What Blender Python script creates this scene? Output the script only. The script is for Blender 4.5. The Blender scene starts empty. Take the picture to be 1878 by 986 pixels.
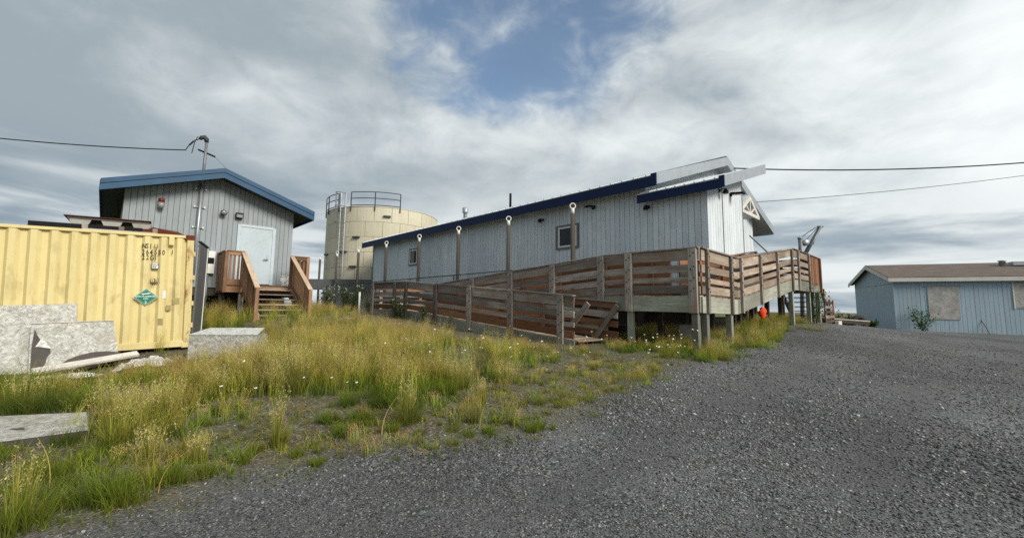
import bpy, bmesh, math, random
import numpy as np
from mathutils import Vector, Matrix

random.seed(7)
rng = np.random.default_rng(11)
sc = bpy.context.scene
col = sc.collection

# ------------------------------------------------------------------ camera
F, CX, CY, PITCH, ROLL, CZ = 780.0, 939.0, 484.0, math.radians(6.0), math.radians(0.7), 1.5
PW, PH = 1878.0, 986.0
fw = np.array([0, math.cos(PITCH), math.sin(PITCH)])
up0 = np.array([0, -math.sin(PITCH), math.cos(PITCH)])
rt = np.array([1.0, 0, 0])
cr = math.cos(ROLL) * rt + math.sin(ROLL) * up0
cu = -math.sin(ROLL) * rt + math.cos(ROLL) * up0
CAM = np.array([0, 0, CZ])
cd = bpy.data.cameras.new('camera')
cam = bpy.data.objects.new('camera', cd)
col.objects.link(cam)
cam.matrix_world = Matrix(((cr[0], cu[0], -fw[0], 0), (cr[1], cu[1], -fw[1], 0), (cr[2], cu[2], -fw[2], CZ), (0, 0, 0, 1)))
cd.sensor_width = 36
cd.lens = 36 * F / PW
cd.shift_y = (CY - PH / 2) / PW
cd.clip_start = 0.05
cd.clip_end = 9000
sc.camera = cam

# ------------------------------------------------------------------ world, sun, exposure
SUN_DIR = Vector((0.74, -0.62, 0.62)).normalized()      # towards the sun
sun_el = math.asin(SUN_DIR.z)
sun_az = math.atan2(SUN_DIR.x, SUN_DIR.y)
w = bpy.data.worlds.new('World')
sc.world = w
w.use_nodes = True
wn, wl = w.node_tree.nodes, w.node_tree.links
wn.clear()


def wnode(t, **kw):
    n = wn.new(t)
    for k, v_ in kw.items():
        setattr(n, k, v_)
    return n


def wmath(op, a, b=None, clamp=False):
    n = wnode('ShaderNodeMath', operation=op)
    n.use_clamp = clamp
    for i, x in enumerate((a, b)):
        if x is None:
            continue
        if isinstance(x, (int, float)):
            n.inputs[i].default_value = x
        else:
            wl.new(x, n.inputs[i])
    return n.outputs[0]


def wmix(fac, a, b):
    n = wnode('ShaderNodeMix', data_type='RGBA')
    if isinstance(fac, (int, float)):
        n.inputs[0].default_value = fac
    else:
        wl.new(fac, n.inputs[0])
    for i, x in ((6, a), (7, b)):
        if isinstance(x, tuple):
            n.inputs[i].default_value = (*x, 1)
        else:
            wl.new(x, n.inputs[i])
    return n.outputs[2]


def wramp(x, lo, hi):
    n = wnode('ShaderNodeMapRange', interpolation_type='SMOOTHSTEP')
    wl.new(x, n.inputs[0])
    n.inputs[1].default_value, n.inputs[2].default_value = lo, hi
    return n.outputs[0]


tc = wnode('ShaderNodeTexCoord')
sky = wnode('ShaderNodeTexSky', sky_type='NISHITA')
sky.sun_disc = False
sky.sun_elevation = sun_el
sky.sun_rotation = sun_az
sky.air_density = 1.0
sky.dust_density = 0.6
sep = wnode('ShaderNodeSeparateXYZ')
wl.new(tc.outputs['Generated'], sep.inputs[0])
dx, dy, dz = sep.outputs
den = wmath('ADD', wmath('MAXIMUM', dz, 0.0), 0.32)
comb = wnode('ShaderNodeCombineXYZ')
wl.new(wmath('DIVIDE', dx, den), comb.inputs[0])
wl.new(wmath('DIVIDE', dy, den), comb.inputs[1])


def wnoise(scale, detail, rough, dist, rot=0.0, stretch=(1, 1, 1), off=(0, 0, 0)):
    m = wnode('ShaderNodeMapping')
    m.inputs['Rotation'].default_value = (0, math.radians(rot), 0)
    m.inputs['Scale'].default_value = stretch
    m.inputs['Location'].default_value = off
    wl.new(tc.outputs['Generated'], m.inputs[0])
    n = wnode('ShaderNodeTexNoise')
    n.inputs['Scale'].default_value = scale
    n.inputs['Detail'].default_value = detail
    n.inputs['Roughness'].default_value = rough
    n.inputs['Distortion'].default_value = dist
    wl.new(m.outputs[0], n.inputs['Vector'])
    return n.outputs['Fac']


n_big = wnoise(1.5, 4, 0.5, 0.3, rot=28, stretch=(0.7, 0.7, 2.0), off=(3.1, 1.4, 0))
n_mid = wnoise(3.2, 7, 0.55, 0.35, rot=26, stretch=(0.8, 0.8, 1.55), off=(0.4, 7.7, 0))
n_fine = wnoise(10.0, 8, 0.6, 0.5, rot=30, stretch=(0.9, 0.9, 1.5), off=(5.0, 2.0, 0))
# opening in the cloud: the patch of blue overhead, its edge broken by the same noise
hole_d = Vector((0.0, 0.755, 0.655)).normalized()
dp = wnode('ShaderNodeVectorMath', operation='DOT_PRODUCT')
wl.new(tc.outputs['Generated'], dp.inputs[0])
dp.inputs[1].default_value = hole_d
hole = wmath('SUBTRACT', dp.outputs['Value'], 0.985)
cover = wmath('ADD', wmath('MULTIPLY', n_mid, 0.95), wmath('MULTIPLY', n_fine, 0.60))
cover = wmath('SUBTRACT', cover, wmath('MULTIPLY', wramp(dp.outputs['Value'], 0.920, 0.990), 0.46))
cloud_fac = wmath('ADD', wmath('MULTIPLY', wramp(cover, 0.25, 0.66), 0.88), 0.12)
# brightness of the cloud: heavier bank to the left, thin bright layer to the right
lum = wmath('ADD', wmath('MULTIPLY', n_big, 0.55), wmath('MULTIPLY', n_mid, 0.48))
lum = wmath('ADD', lum, wmath('MULTIPLY', n_fine, 0.18))
lum = wmath('ADD', lum, wmath('MULTIPLY', dx, 0.20))
lum = wramp(lum, 0.45, 0.82)
c_cloud = wmix(lum, (0.146, 0.172, 0.190), (0.400, 0.420, 0.420))
# layered bands low on the horizon
mb = wnode('ShaderNodeMapping')
mb.inputs['Scale'].default_value = (1.0, 1.0, 7.0)
mb.inputs['Location'].default_value = (0.3, 0.9, 0.55)
wl.new(tc.outputs['Generated'], mb.inputs[0])
nb = wnode('ShaderNodeTexNoise')
nb.inputs['Scale'].default_value = 1.7
nb.inputs['Detail'].default_value = 6
nb.inputs['Roughness'].default_value = 0.55
nb.inputs['Distortion'].default_value = 0.35
wl.new(mb.outputs[0], nb.inputs['Vector'])
band = wramp(nb.outputs['Fac'], 0.42, 0.60)
c_band = wmix(band, (0.098, 0.132, 0.162), (0.350, 0.370, 0.372))
low = wramp(dz, 0.32, 0.10)
c_cloud = wmix(wmath('MULTIPLY', low, 0.85), c_cloud, c_band)
sk = wnode('ShaderNodeMix', data_type='RGBA', blend_type='MULTIPLY')
sk.inputs[0].default_value = 1.0
wl.new(sky.outputs[0], sk.inputs[6])
sk.inputs[7].default_value = (0.058, 0.062, 0.062, 1)
fin = wmix(cloud_fac, sk.outputs[2], c_cloud)
bg = wnode('ShaderNodeBackground')
wl.new(fin, bg.inputs[0])
bg.inputs[1].default_value = 1.0
wo = wnode('ShaderNodeOutputWorld')
wl.new(bg.outputs[0], wo.inputs[0])

sd = bpy.data.lights.new('sun', 'SUN')
sd.energy = 1.5
sd.angle = math.radians(22)
sd.color = (1.0, 0.93, 0.82)
sun = bpy.data.objects.new('sun', sd)
col.objects.link(sun)
sun.rotation_euler = SUN_DIR.to_track_quat('Z', 'Y').to_euler()
sun.location = (10, -15, 20)

sc.view_settings.view_transform = 'Standard'
sc.view_settings.look = 'None'
sc.view_settings.exposure = 1.28
sc.view_settings.gamma = 1.0
sc.render.engine = 'CYCLES'
sc.cycles.max_bounces = 6
sc.cycles.transparent_max_bounces = 8
sc.cycles.use_denoising = False

# ------------------------------------------------------------------ pixel -> place helpers


def ray(x, y):
    d = fw * F + cr * (x - CX) - cu * (y - CY)
    return d / np.linalg.norm(d)


def at(x, y, Y):
    d = ray(x, y)
    return CAM + d * Y / d[1]


ANG = math.radians(43.7)
U = np.array([-math.sin(ANG), math.cos(ANG), 0])     # along the long building, away to the left
V = np.array([math.cos(ANG), math.sin(ANG), 0])      # across it, away to the right
O = at(1285, 540, 9.6) * np.array([1, 1, 0])         # outer corner of the ramp platform
ZUP = np.array([0, 0, 1.0])


def W(s, t, z=0.0):
    return O + s * U + t * V + ZUP * z


# ------------------------------------------------------------------ terrain
_ctl = [(0, 0, 0), (0, 3, .03), (-3, 3, .06), (4, 3, 0), (8, 4, 0), (12, 8, .2), (-6, 5, .2), (-4, 4, .12),
        (-2, 6, .28), (0, 7, .36), (2.5, 7, .36), (-3, 9, .58), (0, 10, .64), (6, 6, .18), (9, 9.5, .5),
        (-7.4, 10, .46), (-12, 6.2, .2), (12, 12, .6), (14, 15.6, .82), (17, 16, .7), (20, 18, .58),
        (23.4, 26, .52), (29, 23.8, .38), (24, 15, .3), (5, 20, 1.15), (0, 30, 1.15), (-10, 30, 1.1), (-15, 20, 1.2),
        (-12, 40, 1.0), (12.9, 18, 1.08), (18, 25, .75), (-20, 10, .5), (0, -6, 0), (-10, -4, 0), (12, -3, 0), (30, 8, .1), (-20, 0, 0.1),
        (30, 40, .4), (-35, 35, .7), (5, 45, .9)]
for s_, t_, z_ in ((.13, 0, .65), (2.96, -1.3, .62), (4.8, -1.3, .70), (6.65, -1.3, .77), (13.1, -1.3, 1.16), (0, 2.1, .71), (0, 7.5, 1.06),
                   (0, 11.1, 1.12), (10.4, -5.7, 1.17), (12.5, -8.5, 1.0), (8, -4, .95)):
    p_ = W(s_, t_)
    _ctl.append((p_[0], p_[1], z_))
_ctl = np.array(_ctl, float)


def _tps(r2):
    return 0.5 * r2 * np.log(r2 + 1e-9)


_n = len(_ctl)
_K = _tps(((_ctl[:, None, :2] - _ctl[None, :, :2]) ** 2).sum(-1)) + np.eye(_n) * 0.6
_Pm = np.hstack([np.ones((_n, 1)), _ctl[:, :2]])
_A = np.vstack([np.hstack([_K, _Pm]), np.hstack([_Pm.T, np.zeros((3, 3))])])
_sol = np.linalg.solve(_A, np.concatenate([_ctl[:, 2], np.zeros(3)]))


def gz(x, y):
    x = np.atleast_1d(np.asarray(x, float))
    y = np.atleast_1d(np.asarray(y, float))
    r = np.hypot(x, y)
    k = np.minimum(1, 40 / np.maximum(r, 1e-6))
    xs, ys = x * k, y * k
    out = np.zeros_like(x)
    for i0 in range(0, len(x), 20000):
        sl = slice(i0, i0 + 20000)
        d2 = (xs[sl, None] - _ctl[None, :, 0]) ** 2 + (ys[sl, None] - _ctl[None, :, 1]) ** 2
        out[sl] = _tps(d2) @ _sol[:_n] + _sol[_n] + _sol[_n + 1] * xs[sl] + _sol[_n + 2] * ys[sl]
    f = np.clip((r - 40) / 80, 0, 1)
    f = f * f * (3 - 2 * f)
    out = out * (1 - f) + 0.35 * f
    # small humps
    near = np.clip((r - 1.5) / 2, 0, 1) * np.clip((60 - r) / 20, 0, 1)
    out += near * (0.018 * np.sin(x * 1.7 + 0.6 * y) * np.sin(y * 1.3 - 0.4 * x + 1) + 0.010 * np.sin(x * 4.1 + y * 2.3) * np.sin(y * 3.7 - x * 1.1))
    return out


def g1(x, y):
    return float(gz(x, y)[0])


def ghit(px, py):
    d = ray(px, py)
    lo = 0.5
    for i in range(4000):
        p = CAM + d * lo
        if p[2] < g1(p[0], p[1]):
            break
        lo += 0.05 + lo * 0.004
        if lo > 300:
            break
    return CAM + d * lo


# road edge (grass to the left of it), traced on the ground
_edge_px = [(60, 984), (150, 972), (330, 925), (420, 885), (600, 846), (760, 825), (900, 812), (1010, 790), (1080, 755), (1190, 700), (1290, 662), (1370, 640), (1455, 600), (1500, 600)]
EDGE = np.array([ghit(*q)[:2] for q in _edge_px])
EDGE = np.vstack([[-3.2, 0.2], [-2.6, 1.2], EDGE, W(-.6, 13.5)[:2], W(-.3, 16)[:2], W(2, 30)[:2]])


def edge_dist(x, y):
    """signed distance to the road edge, positive on the grass side"""
    x = np.atleast_1d(x).astype(float)
    y = np.atleast_1d(y).astype(float)
    best = np.full(len(x), 1e9)
    sgn = np.ones(len(x))
    for a, b in zip(EDGE[:-1], EDGE[1:]):
        ab = b - a
        k = np.clip(((x - a[0]) * ab[0] + (y - a[1]) * ab[1]) / (ab @ ab), 0, 1)
        ex, ey = x - a[0] - k * ab[0], y - a[1] - k * ab[1]
        d = np.hypot(ex, ey)
        cr_ = ab[0] * ey - ab[1] * ex
        m = d < best
        best = np.where(m, d, best)
        sgn = np.where(m, np.where(cr_ >= 0, 1, -1), sgn)
    return best * sgn


def vnoise(x, y, s, seed=0):
    """cheap smooth value noise 0..1"""
    x = np.asarray(x) * s + 100.3
    y = np.asarray(y) * s + 57.7
    xi, yi = np.floor(x).astype(int), np.floor(y).astype(int)
    fx, fy = x - xi, y - yi
    fx, fy = fx * fx * (3 - 2 * fx), fy * fy * (3 - 2 * fy)
    h = lambda a, b: np.modf(np.abs(np.sin(a * 127.1 + b * 311.7 + seed * 17.3) * 43758.5453))[0]
    return (h(xi, yi) * (1 - fx) + h(xi + 1, yi) * fx) * (1 - fy) + (h(xi, yi + 1) * (1 - fx) + h(xi + 1, yi + 1) * fx) * fy


def track_w(x, y):
    """worn wheel paths running with the driveway"""
    e = edge_dist(x, y) + (vnoise(x, y, .5, 31) - .5) * .7
    w_ = np.zeros(len(e))
    for c_, s_ in ((-1.15, .28), (-2.75, .34), (-4.6, .40), (-6.3, .40)):
        w_ = np.maximum(w_, np.exp(-((e - c_) / s_) ** 2))
    return np.clip(w_ * (.35 + .9 * vnoise(x, y, .7, 33)), 0, 1)


# ------------------------------------------------------------------ materials
MATS = {}


def hexc(r, g, b):
    f = lambda c: (c / 255 / 12.92) if c / 255 <= 0.04045 else ((c / 255 + 0.055) / 1.055) ** 2.4
    return (f(r), f(g), f(b))


class Mat:
    """small node builder around a Principled material"""

    def __init__(self, name):
        self.m = bpy.data.materials.new(name)
        self.m.use_nodes = True
        self.n = self.m.node_tree.nodes
        self.l = self.m.node_tree.links
        self.b = self.n['Principled BSDF']
        self.tc = self.n.new('ShaderNodeTexCoord')
        MATS[name] = self.m

    def put(self, sock, x):
        if isinstance(x, (int, float)):
            sock.default_value = x
        elif isinstance(x, tuple):
            sock.default_value = (*x, 1) if len(x) == 3 else x
        else:
            self.l.new(x, sock)

    def noise(self, scale, detail=4, rough=.55, stretch=(1, 1, 1), coord='Object', dist=0.0, color=False):
        mp = self.n.new('ShaderNodeMapping')
        mp.inputs['Scale'].default_value = stretch
        if coord == 'World':
            g = self.n.new('ShaderNodeNewGeometry')
            self.l.new(g.outputs['Position'], mp.inputs[0])
        else:
            self.l.new(self.tc.outputs[coord], mp.inputs[0])
            if coord == 'Object':
                oi = self.n.new('ShaderNodeObjectInfo')
                ml = self.n.new('ShaderNodeMath')
                ml.operation = 'MULTIPLY'
                self.l.new(oi.outputs['Random'], ml.inputs[0])
                ml.inputs[1].default_value = 37.0
                cb = self.n.new('ShaderNodeCombineXYZ')
                for i in range(3):
                    self.l.new(ml.outputs[0], cb.inputs[i])
                self.l.new(cb.outputs[0], mp.inputs['Location'])
        t = self.n.new('ShaderNodeTexNoise')
        t.inputs['Scale'].default_value = scale
        t.inputs['Detail'].default_value = detail
        t.inputs['Roughness'].default_value = rough
        t.inputs['Distortion'].default_value = dist
        self.l.new(mp.outputs[0], t.inputs['Vector'])
        return t.outputs['Color' if color else 'Fac']

    def voro(self, scale, out='Distance', coord='World', stretch=(1, 1, 1), rand=1.0):
        mp = self.n.new('ShaderNodeMapping')
        mp.inputs['Scale'].default_value = stretch
        if coord == 'World':
            g = self.n.new('ShaderNodeNewGeometry')
            self.l.new(g.outputs['Position'], mp.inputs[0])
        else:
            self.l.new(self.tc.outputs[coord], mp.inputs[0])
        t = self.n.new('ShaderNodeTexVoronoi')
        t.inputs['Scale'].default_value = scale
        t.inputs['Randomness'].default_value = rand
        self.l.new(mp.outputs[0], t.inputs['Vector'])
        return t.outputs[out]

    def rng(self, x, a, b, c=0.0, d=1.0):
        n = self.n.new('ShaderNodeMapRange')
        self.put(n.inputs[0], x)
        n.inputs[1].default_value, n.inputs[2].default_value, n.inputs[3].default_value, n.inputs[4].default_value = a, b, c, d
        return n.outputs[0]

    def mix(self, f, a, b, mode='MIX'):
        n = self.n.new('ShaderNodeMix')
        n.data_type = 'RGBA'
        n.blend_type = mode
        self.put(n.inputs[0], f)
        self.put(n.inputs[6], a)
        self.put(n.inputs[7], b)
        return n.outputs[2]

    def math(self, op, a, b=0.0):
        n = self.n.new('ShaderNodeMath')
        n.operation = op
        self.put(n.inputs[0], a)
        self.put(n.inputs[1], b)
        return n.outputs[0]

    def orand(self):
        return self.n.new('ShaderNodeObjectInfo').outputs['Random']

    def attr(self, name, out='Color'):
        a = self.n.new('ShaderNodeAttribute')
        a.attribute_name = name
        return a.outputs[out]

    def bump(self, h, strength=.3, dist=.01, normal=None):
        n = self.n.new('ShaderNodeBump')
        n.inputs['Strength'].default_value = strength
        n.inputs['Distance'].default_value = dist
        self.l.new(h, n.inputs['Height'])
        if normal is not None:
            self.l.new(normal, n.inputs['Normal'])
        self.l.new(n.outputs[0], self.b.inputs['Normal'])
        return n.outputs[0]

    def fin(self, colr, rough=.8, metal=0.0, spec=.3):
        self.put(self.b.inputs['Base Color'], colr)
        self.put(self.b.inputs['Roughness'], rough)
        self.put(self.b.inputs['Metallic'], metal)
        self.b.inputs['Specular IOR Level'].default_value = spec
        return self.m


def m_wood(name, c1, c2, c3, grain=1.0):
    """weathered board, grain along local X"""
    M = Mat(name)
    st = M.noise(3.0, 6, .65, (0.35, 9, 9), dist=.25)
    fi = M.noise(10.0, 5, .7, (0.5, 14, 14))
    bl = M.noise(1.6, 3, .5, (0.6, 1, 1))
    c = M.mix(M.rng(st, .3, .7), c1, c2)
    c = M.mix(M.math('MULTIPLY', M.rng(bl, .42, .68), .75), c, c3)
    wn_ = M.noise(1.1, 6, .68, (.5, 2.2, 2.2))
    c = M.mix(M.rng(wn_, .54, .70, 0, .6), c, (min(c2[0] * 1.45, .55), min(c2[1] * 1.5, .53), min(c2[2] * 1.55, .5)))
    dk = M.rng(fi, .35, .62, .62, 1.12)
    v3 = M.n.new('ShaderNodeCombineXYZ')
    rr = M.rng(M.orand(), 0, 1, .62, 1.55)
    k = M.math('MULTIPLY', dk, rr)
    for i in range(3):
        M.l.new(k, v3.inputs[i])
    c = M.mix(1.0, c, v3.outputs[0], 'MULTIPLY')
    # knots
    kn = M.voro(2.2, 'Distance', 'Object', (.8, 3, 3))
    c = M.mix(M.rng(kn, .05, .1, .7, 0), c, (c1[0] * .3, c1[1] * .3, c1[2] * .3))
    M.bump(fi, .35 * grain, .006)
    return M.fin(c, .88, 0, .2)


m_wood('wood_grey', (.160, .137, .120), (.350, .312, .278), (.205, .138, .102))
m_wood('wood_red', (.185, .075, .034), (.290, .140, .072), (.180, .110, .075))
m_wood('wood_green', (.215, .225, .185), (.340, .350, .290), (.195, .190, .150))
m_wood('wood_tan', (.235, .185, .140), (.400, .335, .265), (.215, .140, .092))
m_wood('wood_porch', (.200, .102, .056), (.315, .185, .112), (.25, .16, .105))
m_wood('wood_porch_top', (.33, .24, .17), (.45, .34, .24), (.30, .20, .13))
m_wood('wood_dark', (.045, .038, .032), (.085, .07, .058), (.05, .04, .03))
m_wood('wood_stake', (.42, .40, .36), (.55, .53, .48), (.35, .32, .28))


def m_paint(name, c, var=.08, rough=.6, streak=True, dirt=(.12, .10, .075), dirt_amt=.35, spec=.3, coord='Object', metal=0.0):
    M = Mat(name)
    a = M.noise(2.5, 5, .6, (3, 3, .22) if streak else (1, 1, 1), coord)
    bnz = M.noise(.9, 4, .6, (1, 1, 1), coord)
    f = M.rng(a, .3, .7, 1 - var, 1 + var)
    rr = M.rng(M.orand(), 0, 1, .94, 1.05)
    k = M.math('MULTIPLY', f, rr)
    v3 = M.n.new('ShaderNodeCombineXYZ')
    for i in range(3):
        M.l.new(k, v3.inputs[i])
    cc = M.mix(1.0, c, v3.outputs[0], 'MULTIPLY')
    fi = M.noise(14, 6, .7, (3, 3, .35) if streak else (1, 1, 1), coord)
    cc = M.mix(M.math('MULTIPLY', M.rng(M.math('MULTIPLY', fi, M.rng(bnz, .3, .7, .6, 1.15)), .42, .66), dirt_amt), cc, dirt)
    M.bump(fi, .04, .003)
    return M.fin(cc, rough, metal, spec)


for k_, c_ in enumerate(((206, 214, 220), (212, 220, 225), (198, 206, 213))):
    m_paint('siding_light' + ('', '_b', '_c')[k_], hexc(*c_), .055, .65, dirt=hexc(150, 151, 145), dirt_amt=.45)
m_paint('siding_shed', hexc(146, 154, 159), .06, .65, dirt=hexc(104, 110, 108), dirt_amt=.35)
m_paint('siding_blue', hexc(150, 169, 181), .09, .6, dirt=hexc(150, 160, 160), dirt_amt=.6)
m_paint('wall_core', hexc(98, 102, 102), .05, .8)
m_paint('fascia_navy', (.0035, .0150, .066), .12, .5, streak=False, dirt=(.008, .015, .045), dirt_amt=.3, spec=.2)
m_paint('fascia_blue', (.018, .072, .150), .12, .5, streak=False, dirt=(.02, .05, .085), dirt_amt=.4, spec=.3)
m_paint('galvanised', (.36, .39, .42), .12, .45, streak=False, dirt=(.34, .36, .38), dirt_amt=.5, metal=.55, spec=.5)
m_paint('roof_metal', (.60, .64, .68), .05, .35, streak=False, dirt=(.4, .43, .45), dirt_amt=.25, metal=.35, spec=.5)
m_paint('white_paint', (.72, .72, .69), .05, .5, streak=False, dirt=(.4, .38, .34), dirt_amt=.25)
m_paint('door_paint', hexc(184, 197, 204), .04, .5, streak=False, dirt=hexc(130, 140, 136), dirt_amt=.25)
m_paint('tank_beige', hexc(198, 192, 170), .06, .6, dirt=hexc(140, 122, 88), dirt_amt=.28)
m_paint('tank_seam', hexc(138, 128, 106), .1, .8)
m_paint('pipe_brown', (.082, .072, .058), .16, .7, dirt=(.07, .055, .04), dirt_amt=.5)
m_paint('dark_metal', (.045, .045, .048), .1, .6, streak=False, spec=.25)
m_paint('black_metal', (.010, .010, .011), .1, .7, streak=False, spec=.12, dirt=(.03, .028, .026))
m_paint('grey_metal', (.20, .215, .225), .1, .5, streak=False, dirt=(.12, .11, .10), dirt_amt=.4, metal=.4)
m_paint('duct_grey', (.115, .120, .122), .1, .55, streak=False, dirt=(.08, .08, .075), dirt_amt=.4)
m_paint('trim_grey', hexc(112, 116, 120), .06, .6, streak=False)
m_paint('trim_cream', hexc(204, 202, 194), .05, .6, streak=False, dirt=hexc(150, 140, 120), dirt_amt=.4)
m_paint('concrete', (.33, .32, .30), .1, .9, streak=False, dirt=(.2, .19, .17), dirt_amt=.5)
m_paint('orange_cloth', (.75, .07, .012), .15, .7, streak=False, dirt=(.4, .05, .02))
m_paint('bucket_white', (.74, .75, .74), .03, .4, streak=False, dirt_amt=.15)
m_paint('rust_plate', (.105, .026, .012), .3, .85, streak=False, dirt=(.03, .015, .012), dirt_amt=.7)
m_paint('black_rubber', (.014, .014, .015), .1, .7, streak=False)
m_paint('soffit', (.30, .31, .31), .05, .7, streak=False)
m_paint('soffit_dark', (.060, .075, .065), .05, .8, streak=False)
m_paint('letter_black', (.018, .017, .016), .1, .6, streak=False, dirt=(.35, .29, .13), dirt_amt=.25)
m_paint('placard_green', (.005, .185, .115), .06, .45, streak=False, dirt=(.1, .3, .22), dirt_amt=.2)
m_paint('daisy_white', (.80, .80, .77), .02, .6, streak=False, dirt_amt=0.0)
m_paint('red_lamp', (.14, .018, .015), .05, .3, streak=False)
m_paint('lamp_glass', (.26, .27, .27), .03, .2, streak=False, spec=.6)

# container paint with rust concentrated where noise says so
M = Mat('container_yellow')
n1 = M.noise(1.1, 5, .6, (1, 1, .6), 'World')
n2 = M.noise(9, 6, .65, (1, 1, .35), 'World')
c = M.mix(M.rng(n1, .3, .7), hexc(204, 188, 132), hexc(220, 205, 150))
c = M.mix(M.rng(n2, .56, .72, 0, .5), c, hexc(176, 154, 98))
sp = M.noise(26, 4, .6, (1, 1, 1), 'World')
c = M.mix(M.math('MULTIPLY', M.rng(sp, .68, .74), M.rng(n1, .45, .6)), c, (.16, .075, .03))
c = M.mix(M.math('MULTIPLY', M.rng(M.noise(3.1, 3, .5, (1, 1, .5), 'World'), .60, .72), .45), c, hexc(150, 134, 92))
M.bump(n2, .08, .003)
M.fin(c, .55, 0, .35)
M = Mat('container_rust')
n1 = M.noise(5, 6, .7, (1, 1, .5), 'World')
n3 = M.noise(16, 5, .7, (1, 1, .25), 'World')
c = M.mix(M.rng(n1, .53, .66), hexc(206, 188, 134), (.24, .11, .05))
c = M.mix(M.rng(n3, .62, .72), c, (.12, .045, .025))
M.fin(c, .7, 0, .3)
M = Mat('rust_block')
c = M.mix(M.rng(M.noise(14, 5, .7, coord='World'), .4, .62), (.21, .045, .022), (.065, .022, .016))
M.fin(c, .85, 0, .2)

# foil facing of insulation boards
def m_foil(name, base, bright):
    M = Mat(name)
    cr1 = M.noise(9, 8, .75, (1, 1, 1), dist=1.6)
    cr2 = M.noise(34, 6, .7, (1, 1, 1), dist=1.0)
    st_ = M.noise(2.2, 4, .6)
    f = M.math('ADD', M.math('MULTIPLY', cr1, .78), M.math('MULTIPLY', cr2, .22))
    c = M.mix(M.rng(f, .40, .58), base, bright)
    c = M.mix(M.math('MULTIPLY', M.rng(st_, .5, .72), .55), c, hexc(140, 134, 112))
    rs = M.noise(1.3, 5, .65)
    c = M.mix(M.rng(rs, .68, .76, 0, .7), c, hexc(120, 78, 50))
    M.bump(f, .9, .03)
    return M.fin(c, .5, .25, .5)


m_foil('foil', hexc(132, 131, 125), hexc(204, 203, 196))
m_foil('foil_bright', hexc(160, 162, 160), hexc(238, 238, 232))
m_paint('foam_dark', (.075, .068, .060), .2, .9, streak=False, dirt=(.03, .026, .022), dirt_amt=.6)
m_paint('foam_grey', (.36, .355, .32), .12, .9, streak=False, dirt=(.22, .21, .18), dirt_amt=.6)
M = Mat('osb')
vv1 = M.voro(38, 'Color', 'Object', (1, .45, 1))
nn1 = M.noise(3, 4, .6)
c = M.mix(.45, M.mix(M.rng(nn1, .35, .65), hexc(176, 168, 156), hexc(146, 138, 128)), vv1, 'SOFT_LIGHT')
hs = M.n.new('ShaderNodeHueSaturation')
hs.inputs['Saturation'].default_value = .35
M.l.new(c, hs.inputs['Color'])
c = M.mix(M.rng(M.noise(7, 5, .6), .55, .7, 0, .6), hs.outputs[0], hexc(98, 92, 86))
M.fin(c, .9, 0, .15)
M = Mat('glass')
M.fin((.010, .014, .020), .08, 0, .35)
M = Mat('shingles')
br = M.n.new('ShaderNodeTexBrick')
br.inputs['Scale'].default_value = 1.0
br.inputs['Brick Width'].default_value = .32
br.inputs['Row Height'].default_value = .14
br.inputs['Mortar Size'].default_value = .006
br.inputs['Color1'].default_value = (.125, .104, .090, 1)
br.inputs['Color2'].default_value = (.180, .150, .130, 1)
br.inputs['Mortar'].default_value = (.07, .055, .045, 1)
M.l.new(M.tc.outputs['Object'], br.inputs['Vector'])
c = M.mix(M.rng(M.noise(.8, 5, .6), .35, .7, 0, .6), br.outputs['Color'], (.12, .10, .088))
M.bump(M.noise(60, 3, .6), .4, .01)
M.fin(c, .95, 0, .15)

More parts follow.
